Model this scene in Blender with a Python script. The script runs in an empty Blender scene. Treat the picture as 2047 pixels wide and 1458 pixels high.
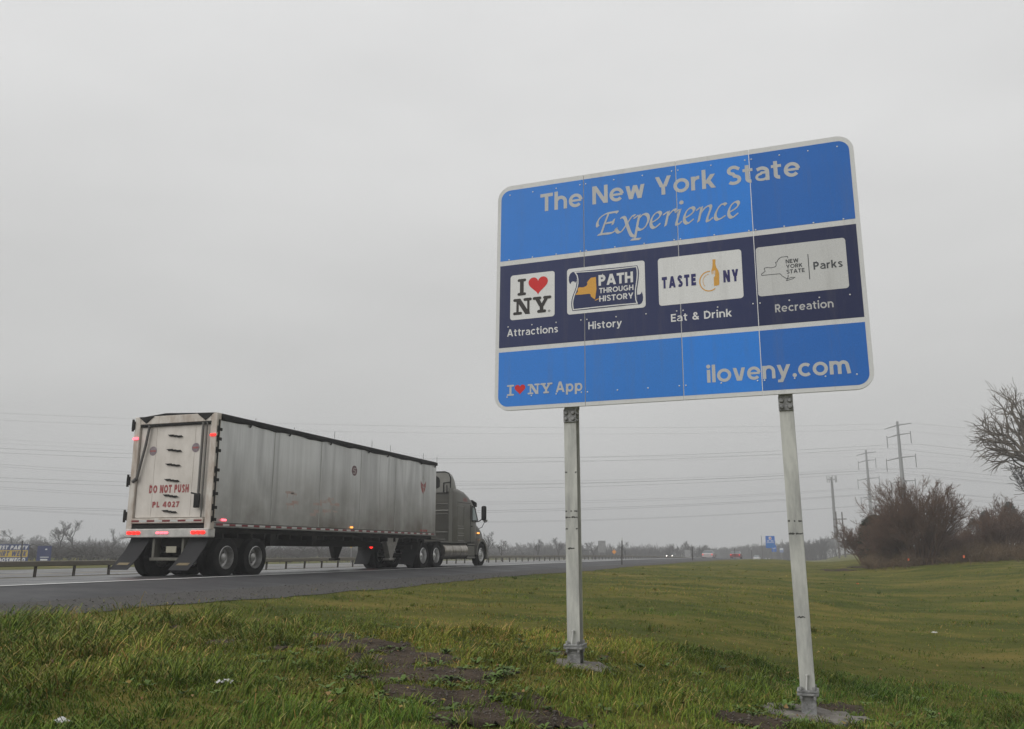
import bpy, math, random
import numpy as np
from mathutils import Matrix, Vector

# ------------------------------------------------------------------ camera, sky, sun, exposure
S = bpy.context.scene
COL = S.collection
EYE = 0.62                      # camera height above the near edge line of the road (z = 0)
FPX = 1750.0                    # focal length in photo pixels (2047 wide)
PITCH = math.atan(374 / 1750)
YAW = math.radians(19.4)
cam = bpy.data.cameras.new('camera'); camo = bpy.data.objects.new('camera', cam); COL.objects.link(camo)
cam.sensor_width = 36; cam.lens = FPX / 2047 * 36
cam.clip_start = 0.05; cam.clip_end = 6000
camo.location = (0, 0, EYE); camo.rotation_euler = (math.pi / 2 + PITCH, 0, YAW)
S.camera = camo

SUN_EL, SUN_AZ = math.radians(42), math.radians(222)      # soft bright patch of overcast behind the camera, a little to the left
w = bpy.data.worlds.new('World'); S.world = w; w.use_nodes = True
nt = w.node_tree; N = nt.nodes; Lk = nt.links
bg = N['Background']
sky = N.new('ShaderNodeTexSky'); sky.sky_type = 'NISHITA'; sky.sun_disc = False
sky.sun_elevation = SUN_EL; sky.sun_rotation = SUN_AZ; sky.dust_density = 5; sky.air_density = 2
hs = N.new('ShaderNodeHueSaturation'); hs.inputs['Saturation'].default_value = 0.0; hs.inputs['Value'].default_value = 0.06
Lk.new(sky.outputs[0], hs.inputs['Color'])
tc = N.new('ShaderNodeTexCoord'); sx = N.new('ShaderNodeSeparateXYZ'); Lk.new(tc.outputs['Generated'], sx.inputs[0])
ramp = N.new('ShaderNodeValToRGB'); Lk.new(sx.outputs['Z'], ramp.inputs[0])     # overcast deck: duller towards the horizon
cr = ramp.color_ramp; cr.elements[0].position = 0.0; cr.elements[0].color = (.490, .492, .485, 1)
cr.elements[1].position = 1.0; cr.elements[1].color = (.84, .845, .85, 1)
for p_, c_ in ((.06, (.515, .517, .51, 1)), (.17, (.595, .597, .59, 1)), (.33, (.68, .682, .678, 1)), (.57, (.765, .767, .768, 1))):
    e_ = cr.elements.new(p_); e_.color = c_
mp = N.new('ShaderNodeMapping'); mp.inputs['Scale'].default_value = (1.6, 1.6, 5.0); Lk.new(tc.outputs['Generated'], mp.inputs[0])
nz = N.new('ShaderNodeTexNoise'); nz.inputs['Scale'].default_value = 1.3; nz.inputs['Detail'].default_value = 3
nz.inputs['Roughness'].default_value = .45; Lk.new(mp.outputs[0], nz.inputs['Vector'])
mr = N.new('ShaderNodeMapRange'); mr.inputs[1].default_value = .3; mr.inputs[2].default_value = .7
mr.inputs[3].default_value = .925; mr.inputs[4].default_value = 1.07; Lk.new(nz.outputs['Fac'], mr.inputs[0])
mu = N.new('ShaderNodeMixRGB'); mu.blend_type = 'MULTIPLY'; mu.inputs[0].default_value = 1
Lk.new(ramp.outputs[0], mu.inputs[1]); Lk.new(mr.outputs[0], mu.inputs[2])
mx = N.new('ShaderNodeMixRGB'); mx.inputs[0].default_value = .06
Lk.new(mu.outputs[0], mx.inputs[1]); Lk.new(hs.outputs[0], mx.inputs[2]); Lk.new(mx.outputs[0], bg.inputs['Color'])
bg.inputs['Strength'].default_value = 1.0

sun = bpy.data.lights.new('sun', 'SUN'); suno = bpy.data.objects.new('sun', sun); COL.objects.link(suno)
sun.energy = 1.7; sun.angle = math.radians(50); sun.color = (1, .99, .975)
sd = Vector((math.sin(SUN_AZ) * math.cos(SUN_EL), math.cos(SUN_AZ) * math.cos(SUN_EL), math.sin(SUN_EL)))
suno.rotation_euler = (-sd).to_track_quat('-Z', 'Y').to_euler(); suno.location = sd * 60
S.view_settings.view_transform = 'Standard'; S.view_settings.look = 'None'
S.view_settings.exposure = 0.07; S.view_settings.gamma = 1
S.cycles.use_denoising = True
S.cycles.max_bounces = 5; S.cycles.diffuse_bounces = 3; S.cycles.volume_bounces = 0
S.cycles.caustics_reflective = False; S.cycles.caustics_refractive = False

R = random.Random(7)
rng = np.random.default_rng(11)
PI = math.pi

# ------------------------------------------------------------------ helpers
def node_mat(name):
    m = bpy.data.materials.new(name); m.use_nodes = True
    return m, m.node_tree.nodes, m.node_tree.links, m.node_tree.nodes['Principled BSDF']

def mat(name, col, rough=.6, metal=0., var=0., scale=4., var2=None, stretch=(1, 1, 1), bump=0., bscale=None, emit=None, es=0., spec=.5, coord='Object'):
    """procedural material: base colour broken up by two octaves of noise towards a second real colour, optional bump"""
    m, n, l, b = node_mat(name)
    b.inputs['Roughness'].default_value = rough; b.inputs['Metallic'].default_value = metal
    b.inputs['Specular IOR Level'].default_value = spec
    b.inputs['Base Color'].default_value = (*col, 1)
    if var or bump:
        t = n.new('ShaderNodeTexCoord'); mpn = n.new('ShaderNodeMapping'); mpn.inputs['Scale'].default_value = stretch
        l.new(t.outputs[coord], mpn.inputs[0])
    if var:
        q = n.new('ShaderNodeTexNoise'); q.inputs['Scale'].default_value = scale; q.inputs['Detail'].default_value = 6; q.inputs['Roughness'].default_value = .65
        l.new(mpn.outputs[0], q.inputs['Vector'])
        r_ = n.new('ShaderNodeMapRange'); r_.inputs[1].default_value = .38; r_.inputs[2].default_value = .68
        r_.inputs[3].default_value = 0; r_.inputs[4].default_value = var; l.new(q.outputs['Fac'], r_.inputs[0])
        x = n.new('ShaderNodeMixRGB'); x.inputs[1].default_value = (*col, 1); x.inputs[2].default_value = (*(var2 or tuple(c * .45 for c in col)), 1)
        l.new(r_.outputs[0], x.inputs[0]); l.new(x.outputs[0], b.inputs['Base Color'])
    if bump:
        q2 = n.new('ShaderNodeTexNoise'); q2.inputs['Scale'].default_value = bscale or scale * 3; q2.inputs['Detail'].default_value = 4
        l.new(mpn.outputs[0], q2.inputs['Vector'])
        bn = n.new('ShaderNodeBump'); bn.inputs['Strength'].default_value = bump; bn.inputs['Distance'].default_value = .02
        l.new(q2.outputs['Fac'], bn.inputs['Height']); l.new(bn.outputs[0], b.inputs['Normal'])
    if emit:
        b.inputs['Emission Color'].default_value = (*emit, 1); b.inputs['Emission Strength'].default_value = es
    return m

class MB:
    """collects shapes and links them as ONE mesh object"""
    def __init__(s): s.v = []; s.f = []; s.mi = []; s.cur = 0
    def add(s, vs, fs):
        o = len(s.v); s.v += [tuple(map(float, p)) for p in vs]
        for f in fs: s.f.append(tuple(o + i for i in f)); s.mi.append(s.cur)
    def box(s, x0, x1, y0, y1, z0, z1):
        s.add([(x, y, z) for z in (z0, z1) for y in (y0, y1) for x in (x0, x1)],
              [(0, 2, 3, 1), (4, 5, 7, 6), (0, 1, 5, 4), (2, 6, 7, 3), (0, 4, 6, 2), (1, 3, 7, 5)])
    def bbox(s, x0, x1, y0, y1, z0, z1, b=.01):
        """box with all its edges chamfered"""
        xs, ys, zs = (x0, x1), (y0, y1), (z0, z1); vs = []; ix = {}
        for i in (0, 1):
            for j in (0, 1):
                for k in (0, 1):
                    sx_, sy_, sz_ = (b if i == 0 else -b), (b if j == 0 else -b), (b if k == 0 else -b)
                    for a, d in enumerate(((0, sy_, sz_), (sx_, 0, sz_), (sx_, sy_, 0))):
                        ix[i, j, k, a] = len(vs); vs.append((xs[i] + d[0], ys[j] + d[1], zs[k] + d[2]))
        fs = []
        for i in (0, 1): fs.append([ix[i, 0, 0, 0], ix[i, 1, 0, 0], ix[i, 1, 1, 0], ix[i, 0, 1, 0]])
        for j in (0, 1): fs.append([ix[0, j, 0, 1], ix[1, j, 0, 1], ix[1, j, 1, 1], ix[0, j, 1, 1]])
        for k in (0, 1): fs.append([ix[0, 0, k, 2], ix[1, 0, k, 2], ix[1, 1, k, 2], ix[0, 1, k, 2]])
        for i in (0, 1):
            for j in (0, 1): fs.append([ix[i, j, 0, 0], ix[i, j, 1, 0], ix[i, j, 1, 1], ix[i, j, 0, 1]])
        for i in (0, 1):
            for k in (0, 1): fs.append([ix[i, 0, k, 0], ix[i, 1, k, 0], ix[i, 1, k, 2], ix[i, 0, k, 2]])
        for j in (0, 1):
            for k in (0, 1): fs.append([ix[0, j, k, 1], ix[1, j, k, 1], ix[1, j, k, 2], ix[0, j, k, 2]])
        for i in (0, 1):
            for j in (0, 1):
                for k in (0, 1): fs.append([ix[i, j, k, 0], ix[i, j, k, 1], ix[i, j, k, 2]])
        s.add(vs, fs)
    def prism(s, pts, axis, a, b):
        """closed polygon (2D) extruded along axis from a to b"""
        n = len(pts)
        def at(p, h): return {'x': (h, p[0], p[1]), 'y': (p[0], h, p[1]), 'z': (p[0], p[1], h)}[axis]
        s.add([at(p, a) for p in pts] + [at(p, b) for p in pts],
              [tuple(range(n))[::-1], tuple(range(n, 2 * n))] + [(i, (i + 1) % n, n + (i + 1) % n, n + i) for i in range(n)])
    def tube(s, pts, r, n=8, cap=True):
        pts = [Vector(p) for p in pts]; rs = r if isinstance(r, (list, tuple)) else [r] * len(pts)
        vs = []; fs = []; up = None
        for i, p in enumerate(pts):
            d = (pts[min(i + 1, len(pts) - 1)] - pts[max(i - 1, 0)]).normalized()
            if up is None: up = d.orthogonal().normalized()
            up = (up - d * up.dot(d)).normalized(); q = d.cross(up)
            for k in range(n):
                a = 2 * PI * k / n; vs.append(p + (up * math.cos(a) + q * math.sin(a)) * rs[i])
        for i in range(len(pts) - 1):
            for k in range(n): fs.append((i * n + k, i * n + (k + 1) % n, (i + 1) * n + (k + 1) % n, (i + 1) * n + k))
        if cap: fs += [tuple(range(n))[::-1], tuple(range((len(pts) - 1) * n, len(pts) * n))]
        s.add(vs, fs)
    def lathe(s, prof, c, axis='x', n=28):
        """prof: (radius, along-axis) pairs"""
        vs = []; fs = []
        for r, h in prof:
            for k in range(n):
                a = 2 * PI * k / n; u, v_ = r * math.cos(a), r * math.sin(a)
                vs.append({'x': (c[0] + h, c[1] + u, c[2] + v_), 'y': (c[0] + u, c[1] + h, c[2] + v_), 'z': (c[0] + u, c[1] + v_, c[2] + h)}[axis])
        for i in range(len(prof) - 1):
            for k in range(n): fs.append((i * n + k, i * n + (k + 1) % n, (i + 1) * n + (k + 1) % n, (i + 1) * n + k))
        s.add(vs, fs)
    def loft(s, rings, cap=True):
        n = len(rings[0]); vs = [p for r in rings for p in r]; fs = []
        for i in range(len(rings) - 1):
            for k in range(n): fs.append((i * n + k, i * n + (k + 1) % n, (i + 1) * n + (k + 1) % n, (i + 1) * n + k))
        if cap: fs += [tuple(range(n))[::-1], tuple(range((len(rings) - 1) * n, len(rings) * n))]
        s.add(vs, fs)
    def build(s, name, mats, parent=None, smooth=None, tf=None):
        me = bpy.data.meshes.new(name)
        v = [tf(p) for p in s.v] if tf else s.v
        me.from_pydata(v, [], s.f); me.update()
        mats = mats if isinstance(mats, (list, tuple)) else [mats]
        for m_ in mats: me.materials.append(m_)
        if any(s.mi): me.polygons.foreach_set('material_index', s.mi)
        if smooth is not None:
            me.polygons.foreach_set('use_smooth', [True] * len(me.polygons)); me.set_sharp_from_angle(angle=math.radians(smooth))
        o = bpy.data.objects.new(name, me); COL.objects.link(o)
        if parent: o.parent = parent
        return o

def np_mesh(name, v, f, mats, parent=None, col=None, smooth=False):
    """fast mesh from arrays; f: (n,3) or (n,4)"""
    me = bpy.data.meshes.new(name); v = np.asarray(v, np.float32); f = np.asarray(f, np.int32); k = f.shape[1]
    me.vertices.add(len(v)); me.vertices.foreach_set('co', v.ravel())
    me.loops.add(f.size); me.loops.foreach_set('vertex_index', f.ravel())
    me.polygons.add(len(f)); me.polygons.foreach_set('loop_start', np.arange(0, f.size, k, dtype=np.int32))
    me.polygons.foreach_set('loop_total', np.full(len(f), k, np.int32))
    if smooth: me.polygons.foreach_set('use_smooth', np.ones(len(f), bool))
    me.update(calc_edges=True)
    if col is not None:
        a = me.color_attributes.new('tint', 'FLOAT_COLOR', 'POINT'); c4 = np.ones((len(v), 4), np.float32); c4[:, :3] = col
        a.data.foreach_set('color', c4.ravel())
    for m_ in (mats if isinstance(mats, (list, tuple)) else [mats]): me.materials.append(m_)
    o = bpy.data.objects.new(name, me); COL.objects.link(o)
    if parent: o.parent = parent
    return o

def tag(o, label=None, cat=None, group=None, kind=None):
    if label: o['label'] = label
    if cat: o['category'] = cat
    if group: o['group'] = group
    if kind: o['kind'] = kind
    return o
def empty(name, loc, label=None, cat=None, group=None, rz=0):
    o = bpy.data.objects.new(name, None); COL.objects.link(o); o.location = loc; o.rotation_euler = (0, 0, rz); o.empty_display_size = .2
    return tag(o, label, cat, group)
def copy_tree(o, parent=None):
    c = o.copy(); COL.objects.link(c)
    if parent: c.parent = parent
    for ch in list(o.children): copy_tree(ch, c)
    return c

# ------------------------------------------------------------------ terrain height
def pchip(xk, yk, x):
    """smooth monotone-ish cubic through the knots; yk may be (k,) or (k, n) matched with x (n,)"""
    xk = np.asarray(xk, float); yk = np.asarray(yk, float)
    h = np.diff(xk); d = np.diff(yk, axis=0) / (h if yk.ndim == 1 else h[:, None])
    m = np.zeros_like(yk); m[0] = d[0]; m[-1] = d[-1]
    a, b = d[:-1], d[1:]
    with np.errstate(divide='ignore', invalid='ignore'):
        m[1:-1] = np.where(a * b > 0, 2 * a * b / (a + b), 0)
    m = np.nan_to_num(m)
    x = np.clip(x, xk[0], xk[-1]); i = np.clip(np.searchsorted(xk, x) - 1, 0, len(xk) - 2)
    t = (x - xk[i]) / h[i]; hh = h[i]
    g = (lambda A, j: A[j]) if yk.ndim == 1 else (lambda A, j: A[j, np.arange(len(x))])
    return (g(yk, i) * (1 + 2 * t) * (1 - t) ** 2 + g(m, i) * hh * t * (1 - t) ** 2 + g(yk, i + 1) * t * t * (3 - 2 * t) + g(m, i + 1) * hh * t * t * (t - 1))

RY = [-60, 0, 60, 100, 140, 175, 210, 300, 500, 900, 3000]
RZ = [0, 0, 0, -.1, -.4, -.8, -1.15, -2.3, -5.5, -8, -8]
CX = [-400, -90, -56, -51.5, -50, -38, -35.5, -30, -24.8, -22.6, -21.3, -14.1, -11.5]
CZ = [1.0, -.1, -.65, -.62, -.56, -.5, -.55, -.66, -.38, -.2, -.11, 0, -.14]
GX = [-11.5, -10.2, -8, -6, -3, -.3, 2, 5, 9, 15, 30, 90, 400]
GY = [-60, 0, 10, 25, 45, 70, 100, 150, 300, 600, 3000]
GZ = [[-.14, -.26, -.5, -.75, -.9, -1.0, -1.05, -1.1, -1.0, -.4, .3, 1, 2],
      [-.14, -.26, -.42, -.52, -.72, -.95, -1.1, -1.1, -.9, -.4, .3, 1, 2],
      [-.14, -.25, -.38, -.46, -.62, -.98, -1.2, -1.25, -1.0, -.3, .5, 1.2, 2],
      [-.14, -.22, -.32, -.4, -.52, -.75, -.95, -.9, -.5, 0, .6, 1.2, 2],
      [-.14, -.2, -.25, -.28, -.36, -.44, -.45, -.25, 0, .3, .8, 1.3, 2],
      [-.14, -.18, -.15, -.1, -.1, -.2, -.05, .25, .4, .55, 1, 1.5, 2],
      [-.24, -.26, -.22, -.2, -.4, -.5, -.3, .1, .4, .5, 1, 1.5, 2],
      [-.65, -.7, -.75, -.85, -1.0, -1.0, -.7, -.3, 0, .3, 1, 1.5, 2],
      [-2.44, -2.4, -2.3, -2.2, -2.0, -1.5, -.6, -.2, 0, .3, 1, 1.5, 2],
      [-7, -7, -7, -7, -7, -7, -7, -7, -6.5, -6, -5, -4, -3],
      [-8] * 13]
_K = 91
def ground_z(x, y, rough=True):
    x = np.atleast_1d(np.asarray(x, float)); y = np.atleast_1d(np.asarray(y, float))
    left = pchip(RY, RZ, y) * (1 - .55 * np.clip((-28 - x) / 7, 0, 1)) + pchip(CX, CZ, x)
    rows = np.array([pchip(GX, r, x) for r in GZ])
    z = np.where(x < -11.5, left, pchip(GY, rows, y))
    if rough:
        a = np.clip((x + 10.4) / 2, 0, 1) * .028
        z = z + a * (np.sin(x * 1.7 + .6 * y) * np.sin(y * 1.3 - .4 * x + 1) + .6 * np.sin(x * 3.9 - y * 2.1) * np.sin(y * 3.3 + x) + .35 * np.sin(7.3 * x + 2.2 * y) * np.sin(6.1 * y - 1.7 * x))
    return z
def gz(x, y): return float(ground_z(x, y)[0])
def hit(px, py):
    """where the sight line through a photo pixel meets the ground: used to survey real positions on the terrain"""
    c, s = math.cos(PITCH), math.sin(PITCH); u = (px - 1023.5) / FPX; v = (py - 729) / FPX
    fw = c + v * s; up = s - v * c
    d = np.array([u * math.cos(YAW) - fw * math.sin(YAW), u * math.sin(YAW) + fw * math.cos(YAW), up])
    t = np.geomspace(2.5, 400, 4000); P = d[None] * t[:, None]
    k = np.argmax(P[:, 2] + EYE < ground_z(P[:, 0], P[:, 1], False)); return float(P[k, 0]), float(P[k, 1])

# ------------------------------------------------------------------ the ground, road, shoulders
def ramp_node(n, l, src, stops):
    r_ = n.new('ShaderNodeValToRGB'); l.new(src, r_.inputs[0]); c = r_.color_ramp
    c.elements[0].position, c.elements[0].color = stops[0][0], (*stops[0][1], 1)
    c.elements[1].position, c.elements[1].color = stops[-1][0], (*stops[-1][1], 1)
    for p_, k in stops[1:-1]:
        q = c.elements.new(p_); q.color = (*k, 1)
    return r_
def noise_node(n, l, vec, scale, detail=5, rough=.6):
    q = n.new('ShaderNodeTexNoise'); q.inputs['Scale'].default_value = scale; q.inputs['Detail'].default_value = detail
    q.inputs['Roughness'].default_value = rough; l.new(vec, q.inputs['Vector']); return q.outputs['Fac']
def mixc(n, l, fac, a, b, mode='MIX'):
    x = n.new('ShaderNodeMixRGB'); x.blend_type = mode
    for s_, k in ((fac, 0), (a, 1), (b, 2)):
        if hasattr(s_, 'is_linked'): l.new(s_, x.inputs[k])
        elif isinstance(s_, tuple): x.inputs[k].default_value = (*s_, 1)
        else: x.inputs[k].default_value = s_
    return x.outputs[0]

def ground_material():
    m, n, l, b = node_mat('turf'); b.inputs['Roughness'].default_value = .9; b.inputs['Specular IOR Level'].default_value = .08
    g = n.new('ShaderNodeNewGeometry'); pos = g.outputs['Position']
    big = noise_node(n, l, pos, .16, 4, .6); mid = noise_node(n, l, pos, 1.1, 5, .7); fine = noise_node(n, l, pos, 9, 5, .75)
    mpn = n.new('ShaderNodeMapping'); mpn.inputs['Scale'].default_value = (.05, .22, 1); mpn.inputs['Rotation'].default_value = (0, 0, .35); l.new(pos, mpn.inputs[0])
    streak = noise_node(n, l, mpn.outputs[0], 3.0, 5, .65)       # mowing swaths and wet tracks
    c1 = ramp_node(n, l, big, [(.38, (.030, .050, .006)), (.5, (.080, .086, .013)), (.62, (.195, .145, .036))])
    c2 = ramp_node(n, l, mid, [(.34, (.026, .040, .005)), (.5, (.080, .086, .013)), (.68, (.19, .145, .04))])
    c3 = ramp_node(n, l, fine, [(.3, (.024, .03, .006)), (.5, (.076, .082, .013)), (.75, (.18, .155, .05))])
    c4 = ramp_node(n, l, streak, [(.38, (.026, .046, .005)), (.5, (.084, .088, .013)), (.63, (.20, .15, .04))])
    a = mixc(n, l, .42, c1.outputs[0], c2.outputs[0]); a = mixc(n, l, .3, a, c3.outputs[0]); a = mixc(n, l, .45, a, c4.outputs[0])
    l.new(a, b.inputs['Base Color'])
    bn = n.new('ShaderNodeBump'); bn.inputs['Strength'].default_value = .8; bn.inputs['Distance'].default_value = .06
    l.new(fine, bn.inputs['Height']); l.new(bn.outputs[0], b.inputs['Normal'])
    return m

def axis_lines(segs):
    out = []
    for a, b, st in segs: out += list(np.arange(a, b, st))
    out.append(segs[-1][1]); return np.array(sorted(set(np.round(out, 3))))
YL = axis_lines([(-60, 0, 6), (0, 3, .5), (3, 26, .22), (26, 60, .45), (60, 130, 2), (130, 300, 6), (300, 900, 40), (900, 3000, 300)])
XL = np.array(sorted(set(list(axis_lines([(-2500, -400, 300), (-400, -90, 20), (-90, -51.5, 3), (-10.2, 14, .22), (14, 30, 1), (30, 90, 6), (90, 400, 31), (400, 2500, 300)])) + CX + [-11.2, -10.8, -10.5, -33, -28, -26, -23.7, -20, -18, -16, -12.8])))
def sheet(name, xs, ys, mats, dz=0., rough=True, jitter=None):
    X, Y = np.meshgrid(xs, ys); 
    if jitter is not None: X = X + jitter(X, Y)
    Z = ground_z(X.ravel(), Y.ravel(), rough) + dz
    v = np.stack([X.ravel(), Y.ravel(), Z], 1); nx, ny = len(xs), len(ys)
    i = (np.arange(ny - 1)[:, None] * nx + np.arange(nx - 1)[None]).ravel()
    f = np.stack([i, i + 1, i + nx + 1, i + nx], 1)
    return np_mesh(name, v, f, mats, smooth=True)
M_TURF = ground_material()
tag(sheet('ground', XL, YL, M_TURF), kind='structure')

def asphalt(name, base, dark, wet):
    m, n, l, b = node_mat(name)
    g = n.new('ShaderNodeNewGeometry'); pos = g.outputs['Position']
    mpn = n.new('ShaderNodeMapping'); mpn.inputs['Scale'].default_value = (1, .06, 1); l.new(pos, mpn.inputs[0])
    tr = noise_node(n, l, mpn.outputs[0], .9, 5, .6); fi = noise_node(n, l, pos, 60, 3, .8); pa = noise_node(n, l, pos, .5, 5, .6)
    a = mixc(n, l, tr, base, dark)
    a = mixc(n, l, .35, a, ramp_node(n, l, fi, [(.3, tuple(c * .4 for c in base)), (.7, tuple(c * 1.8 for c in base))]).outputs[0])
    l.new(a, b.inputs['Base Color']); b.inputs['Specular IOR Level'].default_value = .5 if wet < .3 else .25
    r_ = n.new('ShaderNodeMapRange'); r_.inputs[1].default_value = .35; r_.inputs[2].default_value = .65
    r_.inputs[3].default_value = wet; r_.inputs[4].default_value = wet + .25; l.new(pa, r_.inputs[0]); l.new(r_.outputs[0], b.inputs['Roughness'])
    bn = n.new('ShaderNodeBump'); bn.inputs['Strength'].default_value = .5; bn.inputs['Distance'].default_value = .006
    l.new(fi, bn.inputs['Height']); l.new(bn.outputs[0], b.inputs['Normal'])
    return m
M_ROAD = asphalt('wet_asphalt', (.055, .055, .057), (.034, .034, .036), .27)
M_SHO = asphalt('shoulder_asphalt', (.048, .048, .050), (.034, .034, .036), .58)
YR = YL[(YL >= -60) & (YL <= 900)]
tag(sheet('road', np.array([-22.6, -21.3, -20, -18, -16, -14.1]), YR, M_ROAD, .012, False), kind='structure')
tag(sheet('road_shoulder', np.array([-14.1, -12.8, -11.5]), YR, M_SHO, .010, False), kind='structure')
tag(sheet('opposite_road', np.array([-54, -50, -44, -38, -35.5]), YR, M_ROAD, .012, False), kind='structure')
M_GRAV = mat('gravel', (.06, .055, .05), .9, var=.8, scale=22, var2=(.02, .019, .018), bump=1, bscale=35)
def verge_edge(y): return -10.1 + .16 * np.sin(y * .31 + 2) + .06 * np.sin(y * 1.3 + 1) + .05 * np.sin(y * 3.1)
jit = lambda X, Y: (X + 11.5) / 1.4 * (verge_edge(Y) + 10.1)
tag(sheet('gravel_verge', np.linspace(-11.5, -10.1, 15), YR, M_GRAV, .012, True, jit), kind='structure')
tag(sheet('median_verge', np.array([-35.5, -33, -30, -28, -26, -24.8, -23.7, -22.6]), YR, mat('median_earth', (.075, .062, .036), .95, spec=.1, var=.9, scale=.6, var2=(.045, .040, .024), coord='Object'), .008, False), kind='structure')
M_WHITE = mat('road_paint_white', (.72, .72, .70), .5, var=.45, scale=6, var2=(.35, .35, .35))
M_YEL = mat('road_paint_yellow', (.5, .33, .05), .5, var=.5, scale=6)
def line_sheet(name, x0, x1, ys, m): return tag(sheet(name, np.array([x0, x1]), ys, m, .018, False), kind='structure')
line_sheet('edge_line', -14.2, -14.0, YR, M_WHITE)
line_sheet('median_edge_line', -21.42, -21.27, YR, M_YEL)
line_sheet('opposite_edge_line', -38.1, -37.9, YR, M_YEL)
line_sheet('opposite_shoulder_line', -45.5, -45.35, YR, M_WHITE)
mbx = MB()
for y0 in np.arange(-12, 260, 12.2):
    ys = np.linspace(y0, y0 + 3, 4); zz = ground_z(np.full(4, -17.76), ys, False) + .02
    mbx.add([(-17.83, a, b) for a, b in zip(ys, zz)] + [(-17.69, a, b) for a, b in zip(ys, zz)], [(i, 4 + i, 5 + i, i + 1) for i in range(3)])
tag(mbx.build('lane_line', M_WHITE), kind='structure')

# bare soil where the sign crew worked, concrete footings
M_SOIL = mat('bare_soil', (.075, .056, .040), .95, spec=.08, var=.95, scale=3, var2=(.028, .021, .015), bump=1, bscale=24)
def pnoise(x, y, k=1.):
    x = x * k; y = y * k
    return (np.sin(x * 1.9 + .7 * y + 1.3) * np.sin(y * 2.3 - .5 * x) + .6 * np.sin(x * 4.7 - 2.9 * y + .4) * np.sin(y * 5.3 + 1.1 * x) + .35 * np.sin(x * 11.3 + 5.1 * y) * np.sin(y * 9.7 - 3.1 * x)) / 1.95
SOIL_PX = [(360, 1262, .22), (470, 1290, .45), (560, 1300, .3), (660, 1272, .5), (730, 1290, .75), (790, 1315, .9), (830, 1345, .8), (850, 1390, .55), (920, 1400, .55), (930, 1440, .42), (1000, 1420, .4), (880, 1340, .6), (960, 1352, .45), (1050, 1405, .35), (700, 1300, .6),
           (1090, 1440, .45), (1130, 1310, .28), (1205, 1312, .25), (1480, 1440, .5), (1560, 1445, .4), (1690, 1418, .4), (20, 1238, .5), (90, 1240, .3), (1690, 1140, .9), (1720, 1134, .9), (1660, 1141, .6)]
SOIL = np.array([(*hit(a, b), r) for a, b, r in SOIL_PX])
def soil_f(x, y):
    """1 on bare soil, 0 in closed turf"""
    x = np.asarray(x, float); y = np.asarray(y, float)
    d = np.full(x.shape, 9.)
    for sx_, sy_, sr in SOIL:
        d = np.minimum(d, np.hypot(x - sx_, (y - sy_) * (.9 if sy_ < 30 else .5)) / (sr * (.84 if sy_ < 30 else 1)))
    return np.clip((.98 + .55 * pnoise(x, y, 2.3) + .22 * pnoise(x + 9, y - 4, 6.) - d) / .4, 0, 1)
def soil_sheet(x0, x1, y0, y1, st, name):
    xs = np.arange(x0, x1, st); ys = np.arange(y0, y1, st); X, Y = np.meshgrid(xs, ys); F = soil_f(X, Y)
    Z = ground_z(X.ravel(), Y.ravel()).reshape(X.shape) - .016 + .05 * np.minimum(F, .75) + rng.normal(0, .007, X.shape) * F
    nx = len(xs); ok = (F > .03); q = ok[:-1, :-1] & ok[1:, :-1] & ok[:-1, 1:] & ok[1:, 1:]
    i = (np.arange(len(ys) - 1)[:, None] * nx + np.arange(nx - 1)[None])[q]
    tag(np_mesh(name, np.stack([X.ravel(), Y.ravel(), Z.ravel()], 1), np.stack([i, i + 1, i + nx + 1, i + nx], 1), M_SOIL, smooth=True), kind='structure')
soil_sheet(-12, 1.5, 4, 13, .07, 'bare_soil')
soil_sheet(-1, 4, 38, 56, .2, 'ditch_soil')
# pebbles on the soil
pv, pf = [], []
ico = np.array([(1, 0, 0), (-1, 0, 0), (0, 1, 0), (0, -1, 0), (0, 0, 1), (0, 0, -1)], float)
icf = np.array([(0, 2, 4), (2, 1, 4), (1, 3, 4), (3, 0, 4), (2, 0, 5), (1, 2, 5), (3, 1, 5), (0, 3, 5)])
cand = np.stack([rng.uniform(-12, 1.5, 30000), rng.uniform(5, 13, 30000)], 1)
cand = cand[soil_f(cand[:, 0], cand[:, 1]) > rng.uniform(.3, 1, len(cand))][:1700]
gpeb = np.stack([rng.uniform(-11.5, -10, 2600), rng.uniform(7, 30, 2600)], 1)
for P_, nm, colr in ((cand, 'pebbles', (.115, .095, .078)), (gpeb, 'gravel_stones', (.11, .1, .095))):
    k = len(P_); sz = rng.lognormal(-4.75, .45, k).clip(.004, .03)
    z = ground_z(P_[:, 0], P_[:, 1]) + .03
    vv = ico[None] * rng.uniform(.6, 1.2, (k, 6, 1)) * sz[:, None, None] * np.array([1, 1, .7]) + np.concatenate([P_, z[:, None]], 1)[:, None]
    ff = icf[None] + (np.arange(k) * 6)[:, None, None]
    tag(np_mesh(nm, vv.reshape(-1, 3), ff.reshape(-1, 3), mat(nm, colr, .8, var=.8, scale=3, coord='Object'), smooth=True), kind='stuff')

M_CONC = mat('concrete', (.19, .175, .155), .9, var=1., scale=9, var2=(.09, .078, .065), bump=.7, bscale=30)

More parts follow.
